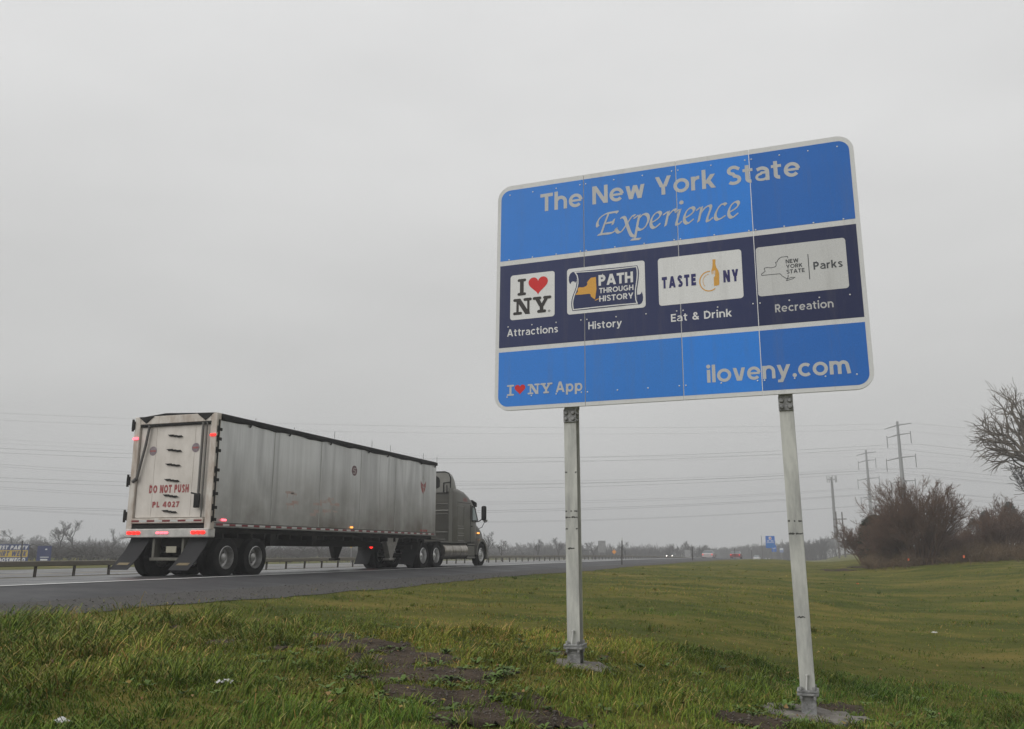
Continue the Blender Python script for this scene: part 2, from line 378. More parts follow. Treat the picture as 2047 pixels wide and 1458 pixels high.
# ------------------------------------------------------------------ grass: real blades, denser near the camera
M_GRASS, n_, l_, b_ = node_mat('grass_blade')
at_ = n_.new('ShaderNodeAttribute'); at_.attribute_name = 'tint'; l_.new(at_.outputs['Color'], b_.inputs['Base Color'])
b_.inputs['Roughness'].default_value = .55; b_.inputs['Specular IOR Level'].default_value = .12
def in_wedge(x, y, pad=.02):
    r_ = x * math.cos(YAW) + y * math.sin(YAW); f_ = -x * math.sin(YAW) + y * math.cos(YAW)
    return (np.abs(r_) < f_ * (.585 + pad) * 1.07 + .3) & (f_ > 3.2)
def grass(nblades, dmin, dmax, power, name, tufts=0):
    k = nblades * 3
    d = (rng.uniform(0, 1, k) * (dmax ** power - dmin ** power) + dmin ** power) ** (1 / power)
    an = rng.uniform(-.60, .60, k)
    x = d * np.sin(an) * math.cos(YAW) - d * np.cos(an) * math.sin(YAW); y = d * np.sin(an) * math.sin(YAW) + d * np.cos(an) * math.cos(YAW)
    # clumping
    cl = pnoise(x, y, 1.1); cl2 = pnoise(x + 31, y - 17, .35)
    edge = verge_edge(y) - .08
    keep = (rng.uniform(0, 1, k) < (.55 + .45 * cl)) & (x > edge - .6 * rng.uniform(0, 1, k) ** 3 * (1 + 1.4 * pnoise(x, y, 3))) & (rng.uniform(0, 1, k) > soil_f(x, y) ** 1.3 * (.93 + .09 * pnoise(x, y, 7)))
    for fx, fy, fr in FOOT: keep &= (np.hypot((x - fx) / fr, (y - fy) / (fr * .8)) > .72 + .34 * pnoise(x, y, 5))
    x, y, cl, cl2, d = (q[keep][:nblades] for q in (x, y, cl, cl2, d)); k = len(x)
    if tufts:       # taller coarse tufts standing out of the turf
        nt_ = 34; ti = rng.integers(0, k, tufts); rr = np.abs(rng.normal(0, .055, (tufts, nt_))); aa = rng.uniform(0, 2 * PI, (tufts, nt_))
        x = np.concatenate([x, (x[ti][:, None] + rr * np.cos(aa)).ravel()]); y = np.concatenate([y, (y[ti][:, None] + rr * np.sin(aa)).ravel()]); tall = np.concatenate([np.zeros(k), np.repeat(rng.uniform(.6, 1.5, tufts), nt_)])
        cl, cl2, d = (np.concatenate([q, np.repeat(q[ti], nt_)]) for q in (cl, cl2, d)); k = len(x)
    else: tall = np.zeros(k)
    z = ground_z(x, y)
    longg = np.clip((-5.2 - x) / 2.2, 0, 1) * np.clip((15 - y) / 6, 0, 1)         # rank uncut grass by the verge on the left
    clump = np.clip(cl * 1.3 + .2, 0, 1); fade = np.clip((62 - d) / 36, .12, 1)
    h = (.036 + .045 * clump ** 1.5 + .03 * longg + .07 * longg * clump) * rng.lognormal(0, .38, k)
    h = h + tall * .075 * rng.uniform(.6, 1.3, k)
    h = np.clip(h * np.where(d > 13, .62, 1) * (.35 + .65 * fade), .012, .34)
    hd = 1.1 * pnoise(x + 5, y + 9, .7) * PI + rng.normal(0, 1.0, k)      # lean heading, locally combed
    ln = rng.uniform(.35, 1.25, k) * h
    wd = (.0023 + .0016 * rng.uniform(0, 1, k)) * (1 + .03 * d) * (1 + .3 * longg)
    fx_, fy_ = np.cos(hd), np.sin(hd); ta = rng.uniform(0, 2 * PI, k); tx, ty = np.cos(ta) * wd, np.sin(ta) * wd
    B = np.stack([x, y, z - .01], 1); T = np.stack([tx, ty, np.zeros(k)], 1); D = np.stack([fx_, fy_, np.zeros(k)], 1)
    up = np.array([0, 0, 1.])
    m1 = B + D * (ln * .22)[:, None] + up * (h * .55)[:, None]
    m2 = B + D * (ln * .62)[:, None] + up * (h * .9)[:, None]
    tip = B + D * ln[:, None] * 1.05 + up * (h * (1.02 - .35 * (ln / h).clip(0, 1)))[:, None]
    V = np.stack([B - T, B + T, m1 - T * .9, m1 + T * .9, m2 - T * .6, m2 + T * .6, tip - T * .08, tip + T * .08], 1)
    F = np.array([(0, 1, 3, 2), (2, 3, 5, 4), (4, 5, 7, 6)])[None] + (np.arange(k) * 8)[:, None, None]
    g0 = np.array([.084, .124, .015]); g1 = np.array([.150, .180, .028]); g2 = np.array([.044, .080, .011]); straw = np.array([.33, .255, .10]); rust = np.array([.22, .12, .035])
    u = rng.uniform(0, 1, k)[:, None]; C = g0 * (1 - u) + g1 * u
    dk = (rng.uniform(0, 1, k) < .27)[:, None]; C = np.where(dk, g2 * (.8 + .5 * u), C)
    pst = .08 + .09 * np.clip(cl2, 0, 1) + .09 * longg
    pst = pst + .30 * np.clip(pnoise(x - 3, y * 1.3, .8) * 2.2 - .9, 0, 1)      # matted dead patches
    st = rng.uniform(0, 1, k) < pst; C[st] = straw * rng.uniform(.45, 1.05, (st.sum(), 1))
    ru = rng.uniform(0, 1, k) < .03 + .05 * np.clip(-cl2, 0, 1); C[ru] = rust * rng.uniform(.6, 1.1, (ru.sum(), 1))
    pat = (np.clip(.5 + .8 * pnoise(x * .8 + .3 * y, y * .35, .22) + .45 * pnoise(x * .7 - .25 * y, y * .3, .75), 0, 1) * np.clip((d - 5) / 8, .25, 1))[:, None]
    C = C * (1.20 - .14 * np.clip((d - 8) / 12, 0, 1))[:, None] * np.array([1, 1, .8]) * (1 + .18 * cl2[:, None]) * (np.array([.60, .82, .75]) * (1 - pat) + np.array([1.6, 1.26, 1.4]) * pat)
    tag(np_mesh(name, V.reshape(-1, 3), F.reshape(-1, 4), M_GRASS, col=np.repeat(C, 8, 0), smooth=True), kind='stuff')

# ------------------------------------------------------------------ sign position (surveyed): lower left corner and axes of the panel
SC = np.array([-3.674, 9.789, 1.656 + EYE]); SA = np.array([.99988, -.01518, .00194]); SB = np.array([.00859, .04162, .99910])
SA /= np.linalg.norm(SA); SB -= SA * (SA @ SB); SB /= np.linalg.norm(SB); SN = np.cross(SA, SB)     # SN faces the traffic (towards -Y)
SW, SH = 4.27, 2.935
def sgn(u, v, n=0.): return SC + SA * u + SB * v + SN * n
PL = sgn(.925, 0, -.08); PR = sgn(3.360, 0, -.08)       # front flange centres at the panel's lower edge
FOOT = [(PL[0] + .08, PL[1] + .1, .33), (PR[0] + .06, PR[1] + .05, .50)]
def footing(fx, fy, fr, label, seed):
    r_ = random.Random(seed); k = 22; mb = MB(); ring = []
    for i in range(k):
        a = 2 * PI * i / k; q = fr * (1 + r_.uniform(-.14, .14)); ring.append((fx + q * math.cos(a), fy + q * .8 * math.sin(a)))
    top = [(x, y, gz(fx, fy) * .25 + gz(x, y) * .75 + .012 + r_.uniform(-.012, .012)) for x, y in ring]
    inn = [(fx + (x - fx) * .93, fy + (y - fy) * .93, z + .02) for x, y, z in top]
    mid = [(fx + (x - fx) * .5, fy + (y - fy) * .5, gz(fx, fy) * .5 + gz(x, y) * .5 + .03 + r_.uniform(-.01, .01)) for x, y, z in top]
    bot = [(x, y, z - .3) for x, y, z in top]
    mb.loft([bot, top, inn, mid, [(fx + (x - fx) * .02, fy + (y - fy) * .02, gz(fx, fy) + .03) for x, y, z in top]])
    tag(mb.build('concrete_footing', M_CONC, smooth=40), label, 'footing', 'rough concrete footings in the grass')
footing(*FOOT[0], 'small rough concrete footing at the foot of the left post, half covered by grass', 3)
footing(*FOOT[1], 'wide broken concrete footing at the foot of the right post', 8)
grass(165000, 4.0, 13.5, 1.35, 'grass', 420)
grass(110000, 12.5, 62, 1.0, 'far_grass', 130)

# fallen leaves and weeds
lv = np.stack([rng.uniform(-9.5, 3, 9000), rng.uniform(4.2, 16, 9000)], 1)
lv = lv[in_wedge(lv[:, 0], lv[:, 1]) & (lv[:, 0] > -9.6)][:700]
k = len(lv); zz = ground_z(lv[:, 0], lv[:, 1]) + rng.uniform(.02, .09, k); sz = rng.uniform(.012, .032, k); a = rng.uniform(0, 2 * PI, k)
q = np.array([(-1, 0), (-.1, .55), (1, .05), (0, -.5)]); tl = rng.normal(0, .4, (k, 4))
vx = lv[:, None, 0] + sz[:, None] * (q[None, :, 0] * np.cos(a)[:, None] - q[None, :, 1] * np.sin(a)[:, None])
vy = lv[:, None, 1] + sz[:, None] * (q[None, :, 0] * np.sin(a)[:, None] + q[None, :, 1] * np.cos(a)[:, None])
vz = zz[:, None] + sz[:, None] * tl
lc = np.array([(.17, .085, .035), (.22, .14, .055), (.11, .06, .03), (.24, .17, .05)])[rng.integers(0, 4, k)]
tag(np_mesh('fallen_leaves', np.stack([vx, vy, vz], 2).reshape(-1, 3), (np.arange(k) * 4)[:, None] + np.arange(4)[None], M_GRASS, col=np.repeat(lc, 4, 0)), kind='stuff')
# broad-leaved weeds round the soil (dandelion and plantain rosettes)
wv, wf, wc = [], [], []
wd_ = np.stack([rng.uniform(-6.5, 1, 4000), rng.uniform(6, 12, 4000)], 1); sf = soil_f(wd_[:, 0], wd_[:, 1]); wd_ = wd_[(sf < .8) & (rng.uniform(0, 1, 4000) < .06 + .35 * (sf > .02))][:300]
for x, y in wd_:
    z = gz(x, y) + .02; n0 = R.randint(5, 9); s0 = R.uniform(.04, .10); g_ = R.uniform(.8, 1.5)
    for i in range(n0):
        a_ = 2 * PI * i / n0 + R.uniform(-.3, .3); ca, sa = math.cos(a_), math.sin(a_); L_ = s0 * R.uniform(.7, 1.2); W_ = L_ * .2; o = len(wv); rise = R.uniform(.1, .6)
        for t_, ww, hh in ((.05, .3, 0), (.5, 1, rise * .8), (.85, .8, rise), (1, .1, rise * .8)):
            wv += [(x + ca * L_ * t_ - sa * W_ * ww, y + sa * L_ * t_ + ca * W_ * ww, z + L_ * hh), (x + ca * L_ * t_ + sa * W_ * ww, y + sa * L_ * t_ - ca * W_ * ww, z + L_ * hh)]
            wc += [(.07 * g_, .11 * g_, .024 * g_)] * 2
        wf += [(o + 2 * j, o + 2 * j + 1, o + 2 * j + 3, o + 2 * j + 2) for j in range(3)]
tag(np_mesh('weeds', wv, wf, M_GRASS, col=np.array(wc), smooth=True), kind='stuff')

# ------------------------------------------------------------------ lettering: stroked outlines, cap height 1
def arc(cx, cy, rx, ry, a0, a1, n=18):
    return [(cx + rx * math.cos(math.radians(a0 + (a1 - a0) * i / n)), cy + ry * math.sin(math.radians(a0 + (a1 - a0) * i / n))) for i in range(n + 1)]
def strip(pts, w_, closed=False):
    """mitred ribbon of width w_ along pts -> quads"""
    P = [np.array(p, float) for p in pts]; n = len(P); L_, R_ = [], []
    for i in range(n):
        a = P[i] - P[i - 1] if (i > 0 or closed) else P[1] - P[0]; b = P[(i + 1) % n] - P[i] if (i < n - 1 or closed) else a
        a = a / (np.linalg.norm(a) + 1e-9); b = b / (np.linalg.norm(b) + 1e-9)
        t = a + b; t = t / (np.linalg.norm(t) + 1e-9); nn = np.array([-t[1], t[0]]); c = max(.45, abs(nn @ np.array([-a[1], a[0]])))
        L_.append(P[i] + nn * w_ / 2 / c); R_.append(P[i] - nn * w_ / 2 / c)
    m = n if closed else n - 1
    return [[tuple(R_[i]), tuple(R_[(i + 1) % n]), tuple(L_[(i + 1) % n]), tuple(L_[i])] for i in range(m)]
def diag(x0, y0, x1, y1, w_):
    """straight stroke cut level at both ends"""
    d = math.hypot(x1 - x0, y1 - y0); hw = w_ / 2 * d / abs(y1 - y0)
    return [[(x0 - hw, y0), (x0 + hw, y0), (x1 + hw, y1), (x1 - hw, y1)]]
def glyph(ch, w):
    """-> advance width, list of strokes (each a list of polygons)"""
    h = w / 2; X = .74; xr = X / 2                      # x-height of the small letters
    V = lambda x, a, b: [[(x - h, a), (x + h, a), (x + h, b), (x - h, b)]]
    Hb = lambda y, a, b: [[(a, y - h), (b, y - h), (b, y + h), (a, y + h)]]
    S_ = lambda pts, c=False: strip(pts, w, c)
    t = w * .80; q = t / 2; T2 = lambda pts: strip(pts, t); T3 = lambda pts: strip(pts, w * .66)     # thinner horizontals and bowls
    lo = lambda cx, r=.37: S_(arc(cx, xr, r - h, xr - h, 0, 345, 23), True)
    if ch == ' ': return .34, []
    if ch == 'T': return .68, [Hb(1 - h, 0, .68), V(.34, 0, 1 - w)]
    if ch == 'I': return w, [V(h, 0, 1)]
    if ch == 'H': return .76, [V(h, 0, 1), V(.76 - h, 0, 1), Hb(.5, w, .76 - w)]
    if ch == 'E': return .6, [V(h, 0, 1), Hb(1 - h, w, .6), Hb(.51, w, .55), Hb(h, w, .6)]
    if ch == 'L': return .56, [V(h, 0, 1), Hb(h, w, .56)]
    if ch == 'N': return .80, [V(h, 0, 1), V(.8 - h, 0, 1), diag(.8 - h * 1.15, 0, h * 1.15, 1, w)]
    if ch == 'A': return .9, [diag(h * 1.1, 0, .45 - h * .1, 1, w), diag(.9 - h * 1.1, 0, .45 + h * .1, 1, w), Hb(.29, .25, .65)]
    if ch == 'Y': return .82, [diag(.41 - .06, .42, h * 1.2, 1, w), diag(.41 + .06, .42, .82 - h * 1.2, 1, w), V(.41, 0, .48)]
    if ch == 'V': return .86, [diag(.43 - .05, 0, h * 1.1, 1, w), diag(.43 + .05, 0, .86 - h * 1.1, 1, w)]
    if ch == 'W': return 1.2, [diag(.33, 0, h * 1.1, 1, w), diag(.33, 0, .6, 1, w), diag(.87, 0, .6, 1, w), diag(.87, 0, 1.2 - h * 1.1, 1, w)]
    if ch == 'K': return .74, [V(h, 0, 1), diag(w, .38, .74 - h * 1.3, 1, w), diag(.74 - h * 1.2, 0, .32, .62, w)]
    if ch in 'PR':
        o = [V(h, 0, 1), S_([(w, 1 - h), (.36, 1 - h)] + arc(.36, .68, .3 - h, .32 - h, 90, -90, 12) + [(w, .36 + h)])]
        if ch == 'R': o.append(diag(.68 - h * 1.2, 0, .36, .4, w))
        return .68, o
    if ch == 'B': return .68, [V(h, 0, 1), S_([(w, 1 - h), (.36, 1 - h)] + arc(.36, .755, .26 - h, .245 - h, 90, -90, 10) + [(w, .51 + h)]), S_([(w, .55), (.38, .55)] + arc(.38, .275, .3 - h, .275 - h + .02, 90, -90, 10) + [(w, h)])]
    if ch == 'D': return .78, [V(h, 0, 1), S_([(w, 1 - h), (.3, 1 - h)] + arc(.3, .5, .48 - h, .5 - h, 90, -90, 16) + [(w, h)])]
    if ch == 'O': return .94, [S_(arc(.47, .5, .47 - h, .5 - h, 0, 345, 23), True)]
    if ch == '0': return .7, [S_(arc(.35, .5, .35 - h, .5 - h, 0, 345, 23), True)]
    if ch == 'U': return .74, [S_([(h, 1)] + arc(.37, .37, .37 - h, .37 - h, 180, 360, 14) + [(.74 - h, 1)])]
    if ch == 'G': return .92, [S_(arc(.48, .5, .48 - h, .5 - h, 48, 318, 20) + [(.9 - h, .22)]), V(.9 - h, .14, .52), Hb(.52 - h, .52, .9 - w)]
    if ch == 'C': return .86, [S_(arc(.48, .5, .48 - h, .5 - h, 45, 315, 20))]
    if ch == 'S': return .68, [strip([(.615, .80)] + arc(.34, .74, .30 - q, .26 - q, 40, 180, 12) + arc(.34, .74, .30 - q, .245 - q, 190, 262, 6) + arc(.355, .262, .325 - q, .262 - q, 82, -90, 12) + arc(.34, .262, .34 - q, .262 - q, -92, -142, 5), w * .88)]
    if ch == 's': return .56, [strip([(.51, .60)] + arc(.28, .545, .26 - q, .20 - q, 40, 180, 10) + arc(.28, .545, .26 - q, .185 - q, 190, 262, 5) + arc(.29, .195, .27 - q, .195 - q, 82, -90, 11) + arc(.27, .195, .27 - q, .195 - q, -92, -145, 5), t)]
    if ch == '2': return .62, [S_(arc(.3, .68, .3 - h, .32 - h, 160, -25, 12) + [(h * 1.6, w)]), Hb(h, 0, .62)]
    if ch == '4': return .72, [V(.5, 0, 1), diag(.06, .26, .46, 1, w), Hb(.26 + h * .2, 0, .72)]
    if ch == '7': return .62, [Hb(1 - h, 0, .62), diag(.2, 0, .62 - h * 1.3, 1 - h, w)]
    if ch == '&': return .8, [S_(arc(.36, .76, .21 - h * .6, .24 - h, -50, 215, 14) + [(.72, .03)]), S_([(.44, .56)] + arc(.31, .28, .31 - h, .28 - h, 118, 300, 12) + [(.56, .16), (.70, .44)])]
    if ch == '@': return 1.0, [strip(arc(.5, .5, .5 - h * .7, .5 - h * .7, -50, 270, 24), w * .7), strip(arc(.48, .48, .2, .2, 0, 345, 16), w * .7, True), strip([(.7, .68), (.7, .4), (.8, .3), (.93, .4)], w * .7)]
    if ch == '.': return w * 1.15, [[arc(w * .58, w * .56, w * .6, w * .6, 0, 340, 12)]]
    if ch == 'o': return .78, [strip(arc(.39, xr, .39 - h * .95, xr - q, 0, 345, 23), w * .92, True)]
    if ch == 'e': return .74, [T3([(w * .7, xr), (.74 - w * .35, xr)]), strip(arc(.37, xr, .37 - h * .95, xr - q, 3, 318, 26), w * .9)]
    if ch == 'c': return .66, [strip(arc(.38, xr, .38 - h * .95, xr - q, 46, 314, 20), w * .92)]
    if ch == 'a': return .66, [strip([(.09, .60)] + arc(.31, .46, .66 - h - .31, X - q - .46, 120, 0, 10) + [(.66 - h, 0)], w * .92), T3([(.66 - w * .8, .425), (.30, .425)] + arc(.27, .215, .27 - w * .36, .215 - w * .33, 92, 270, 10) + arc(.33, .25, .31 - q, .25 - w * .33, 275, 345, 5))]
    if ch == 'n': return .68, [V(h, 0, X), strip([(h * 1.1, .36)] + arc(.34, X - .34, .34 - h, .34 - q, 172, 0, 12) + [(.68 - h, 0)], w * .95)]
    if ch == 'h': return .68, [V(h, 0, 1.02), strip([(h * 1.1, .36)] + arc(.34, X - .34, .34 - h, .34 - q, 172, 0, 12) + [(.68 - h, 0)], w * .95)]
    if ch == 'm': return 1.06, [V(h, 0, X), S_([(h, .3)] + arc(.295, X - .3, .295 - h, .3 - h, 175, 0, 10) + [(.59 - h, 0)]), S_([(.59 - h, .3)] + arc(.53 + .265 - h, X - .3, .27 - h * .8, .3 - h, 175, 0, 10) + [(1.06 - h, 0)])]
    if ch == 'r': return .44, [V(h, 0, X), strip([(h * 1.1, .32)] + arc(.38, X - .36, .36 - h * .7, .36 - q, 172, 84, 8), w * .95)]
    if ch == 'i': return w * 1.1, [V(h * 1.1, 0, X), [arc(h * 1.1, .93, w * .62, w * .62, 0, 340, 12)]]
    if ch == 'l': return w, [V(h, 0, 1.02)]
    if ch == 'k': return .66, [V(h, 0, 1.02), diag(w, .26, .66 - h * 1.4, X, w), diag(.66 - h * 1.2, 0, .28, .44, w)]
    if ch == 't': return .48, [strip([(.20, .93), (.20, .24)] + arc(.36, .22, .16, .22 - q, 180, 280, 8), w * .95), T2([(0, X - q), (.46, X - q)])]
    if ch == 'v': return .68, [diag(.34 - .04, 0, h * 1.1, X, w), diag(.34 + .04, 0, .68 - h * 1.1, X, w)]
    if ch == 'w': return .98, [diag(.27, 0, h * 1.1, X, w), diag(.27, 0, .49, X, w), diag(.71, 0, .49, X, w), diag(.71, 0, .98 - h * 1.1, X, w)]
    if ch == 'y': return .72, [diag(.34, .02, h * 1.1, X, w), diag(.19, -.24, .72 - h * 1.1, X, w), T2([(.03, -.24 + q), (.21, -.24 + q)])]
    if ch == 'p': return .76, [V(h, -.26, X), strip(arc(.40, xr, .36 - h * .95, xr - q, 0, 345, 22), w * .9, True)]
    raise KeyError(ch)
def text_polys(s, u0, v0, cap, width=None, weight=.2, track=.13, slant=0., even=False):
    """polygons (and their stacking order) for a line of lettering starting at u0 with baseline v0"""
    x = 0; out = []
    for ch in s:
        a, st = glyph(ch, weight)
        for k, polys in enumerate(st):
            for p in polys: out.append(([(px + x + slant * py, py) for px, py in p], k))
        x += a + track
    x -= track
    kx = (width / (x * cap)) if width else 1
    return [([(u0 + px * cap * kx, v0 + py * cap) for px, py in p], k) for p, k in out]
def slab_I(cx, b, t, w_, ser, sw):
    return [strip([(cx, b), (cx, t)], w_), rbar(cx - ser, cx + ser, t - sw / 2, sw), rbar(cx - ser, cx + ser, b + sw / 2, sw)]
def rbar(a, b, y, w_):
    return [arc(b - w_ / 2, y, w_ / 2, w_ / 2, -90, 90, 8) + arc(a + w_ / 2, y, w_ / 2, w_ / 2, 90, 270, 8)]
def slab_NY(u0, v0, u1, v1, k):
    """slab-serif NY with rounded ends filling the box; k = stroke width"""
    W_, H_ = u1 - u0, v1 - v0; t = k * .85
    X_ = lambda q: u0 + q * W_
    st = [strip([(X_(.115), v0), (X_(.115), v1)], k * .72), strip([(X_(.40), v0 + k * .5), (X_(.40), v1)], k * .72),
          diag(X_(.385), v0, X_(.12), v1, k * 1.25), [arc(X_(.395), v0 + k * .5, k * .5, k * .55, 0, 340, 12)],
          rbar(X_(0), X_(.235), v0 + t / 2, t), rbar(X_(0), X_(.17), v1 - t / 2, t), rbar(X_(.27), X_(.49), v1 - t / 2, t)]
    st += [strip([(X_(.745), v0), (X_(.745), v0 + H_ * .45)], k * 1.1), diag(X_(.735), v0 + H_ * .40, X_(.60), v1, k * 1.1), diag(X_(.755), v0 + H_ * .40, X_(.90), v1, k * .95),
           rbar(X_(.63), X_(.865), v0 + t / 2, t), rbar(X_(.515), X_(.74), v1 - t / 2, t), rbar(X_(.785), X_(1.0), v1 - t / 2, t)]
    return [(p, i * .5) for i, s in enumerate(st) for p in s]
def heart(cx, cy, wd, ht):
    pts = []
    for i in range(48):
        a = 2 * PI * i / 48; x = 16 * math.sin(a) ** 3; y = 13 * math.cos(a) - 5 * math.cos(2 * a) - 2 * math.cos(3 * a) - math.cos(4 * a)
        pts.append((cx - x / 32 * wd, cy + (y + 2.5) / 29 * ht))
    return pts
def rrect(u0, v0, u1, v1, r, n=6, corners=(1, 1, 1, 1)):
    """rounded rectangle; corners: bottom right, top right, top left, bottom left"""
    p = []
    for (cx, cy, a), q in zip(((u1 - r, v0 + r, -90), (u1 - r, v1 - r, 0), (u0 + r, v1 - r, 90), (u0 + r, v0 + r, 180)), corners):
        if q: p += arc(cx, cy, r, r, a, a + 90, n)
        else: p.append({-90: (u1, v0), 0: (u1, v1), 90: (u0, v1), 180: (u0, v0)}[a])
    return p
def nib(pts, nw, ang, n=7):
    """broad-pen stroke: smooth the polyline (Catmull-Rom) and sweep a slanted nib along it"""
    P = [np.array(p, float) for p in pts]; q = []
    for i in range(len(P) - 1):
        p0 = P[max(i - 1, 0)]; p1 = P[i]; p2 = P[i + 1]; p3 = P[min(i + 2, len(P) - 1)]
        for k_ in range(n):
            t = k_ / n; q.append(.5 * (2 * p1 + (p2 - p0) * t + (2 * p0 - 5 * p1 + 4 * p2 - p3) * t * t + (3 * p1 - p0 - 3 * p2 + p3) * t ** 3))
    q.append(P[-1]); d = np.array([math.cos(ang), math.sin(ang)]) * nw / 2
    return [[tuple(a - d), tuple(a + d), tuple(b + d), tuple(b - d)] for a, b in zip(q, q[1:])], strip([tuple(a) for a in q], nw * .36)
def flat(polys, name, m, parent, tf, n0=0., step=.0004):
    """sheeting cut to the polygons; overlapping strokes of one letter lie a hair above each other"""
    mb = MB()
    for item in polys:
        p, k_ = item if isinstance(item, tuple) else (item, 0)
        mb.add([(a, b, n0 + k_ * step) for a, b in p], [tuple(range(len(p)))])
    return mb.build(name, m, parent, tf=tf)

# emblem outlines in metres on the sign face (u to the right, v up)
EXPERIENCE = [[(1.559,2.362),(1.552,2.379),(1.491,2.377),(1.423,2.372),(1.354,2.337),(1.315,2.286),(1.307,2.236),(1.32,2.218)],[(1.454,2.377),(1.423,2.302),(1.393,2.224),(1.353,2.112)],[(1.316,2.109),(1.392,2.112),(1.48,2.111),(1.526,2.133),(1.543,2.161)],[(1.417,2.246),(1.508,2.251)],[(1.516,2.284),(1.5,2.22)],[(1.595,2.28),(1.626,2.299),(1.653,2.278),(1.673,2.206),(1.701,2.111),(1.729,2.049),(1.766,2.03)],[(1.775,2.295),(1.743,2.295),(1.683,2.215),(1.615,2.123),(1.574,2.105),(1.545,2.135),(1.538,2.164)],[(1.76,2.259),(1.817,2.295)],[(1.829,2.297),(1.801,2.168),(1.772,2.021),(1.766,2.0)],[(1.723,1.994),(1.832,1.989)],[(1.809,2.237),(1.874,2.297),(1.923,2.287),(1.939,2.229),(1.91,2.153),(1.862,2.109),(1.819,2.108),(1.798,2.13)],[(1.981,2.181),(2.042,2.213),(2.085,2.259),(2.077,2.295),(2.044,2.3),(1.996,2.261),(1.967,2.195),(1.971,2.135),(2.003,2.105),(2.041,2.125),(2.079,2.155)],[(2.113,2.255),(2.17,2.291)],[(2.181,2.293),(2.159,2.203),(2.138,2.114)],[(2.159,2.218),(2.211,2.279),(2.249,2.308),(2.269,2.29)],[(2.255,2.264),(2.309,2.3)],[(2.318,2.298),(2.288,2.2),(2.268,2.128),(2.288,2.111),(2.333,2.147)],[(2.377,2.184),(2.437,2.215),(2.479,2.26),(2.471,2.296),(2.439,2.301),(2.392,2.263),(2.363,2.197),(2.366,2.137),(2.397,2.108),(2.434,2.128),(2.471,2.157)],[(2.504,2.256),(2.555,2.294)],[(2.571,2.294),(2.548,2.203),(2.524,2.112)],[(2.543,2.193),(2.595,2.265),(2.655,2.299),(2.675,2.273),(2.652,2.207),(2.625,2.133),(2.635,2.104),(2.695,2.144)],[(2.848,2.279),(2.828,2.298),(2.784,2.282),(2.737,2.215),(2.719,2.149),(2.742,2.108),(2.787,2.12),(2.835,2.147)],[(2.889,2.184),(2.948,2.215),(2.989,2.259),(2.982,2.295),(2.951,2.299),(2.905,2.262),(2.876,2.198),(2.878,2.139),(2.908,2.11),(2.944,2.13),(2.981,2.158)]]
EXP_DOT = (2.336,2.385)
STATE = [(1.025,1.369),(1.06,1.412),(1.053,1.436),(1.062,1.456),(1.083,1.462),(1.106,1.456),(1.133,1.457),(1.165,1.47),(1.179,1.492),(1.171,1.511),(1.188,1.533),(1.22,1.566),(1.283,1.57),(1.286,1.489),(1.289,1.415),(1.276,1.324),(1.269,1.288),(1.247,1.304),(1.219,1.33),(1.215,1.358),(1.201,1.366),(1.097,1.366)]
ISLAND = [(1.265,1.27),(1.278,1.285),(1.314,1.297),(1.321,1.288),(1.289,1.276)]
SCROLL = [(1.008,1.669),(1.279,1.665),(1.54,1.66),(1.789,1.658),(1.804,1.605),(1.806,1.55),(1.8,1.486),(1.79,1.424),(1.779,1.361),(1.777,1.298),(1.78,1.234),(1.791,1.175),(1.536,1.172),(1.269,1.171),(0.988,1.171),(0.976,1.216),(0.973,1.263),(0.979,1.318),(0.994,1.368),(1.014,1.417),(1.03,1.462),(1.041,1.516),(1.041,1.563),(1.032,1.611)]
CURL_L = [(1.02,1.667),(0.99,1.667),(0.962,1.648),(0.946,1.612),(0.944,1.565),(0.952,1.531),(0.963,1.514),(0.975,1.538),(0.993,1.548),(1.012,1.544),(1.025,1.523),(1.039,1.55),(1.036,1.601)]
CURL_R = [(1.779,1.293),(1.81,1.293),(1.826,1.304),(1.835,1.326),(1.845,1.291),(1.849,1.254),(1.845,1.214),(1.83,1.184),(1.808,1.17),(1.784,1.171)]
BOTTLE = [(2.664,1.625),(2.699,1.623),(2.695,1.572),(2.702,1.53),(2.726,1.479),(2.732,1.441),(2.729,1.329),(2.722,1.306),(2.668,1.303),(2.669,1.403),(2.685,1.424),(2.689,1.491),(2.679,1.488),(2.677,1.445),(2.67,1.444),(2.67,1.489),(2.661,1.489),(2.658,1.446),(2.649,1.446),(2.647,1.496),(2.659,1.532),(2.663,1.569)]
OUTLINE = [(3.489,1.539),(3.487,1.561),(3.422,1.561),(3.396,1.547),(3.376,1.525),(3.372,1.51),(3.353,1.504),(3.36,1.491),(3.359,1.466),(3.339,1.452),(3.302,1.447),(3.262,1.457),(3.232,1.453),(3.228,1.441),(3.238,1.415),(3.195,1.384),(3.198,1.369),(3.394,1.367),(3.408,1.351),(3.418,1.334),(3.464,1.3),(3.479,1.318),(3.479,1.343)]
OUT_ISLAND = [(3.459,1.278),(3.467,1.298),(3.515,1.31),(3.55,1.308),(3.529,1.294)]


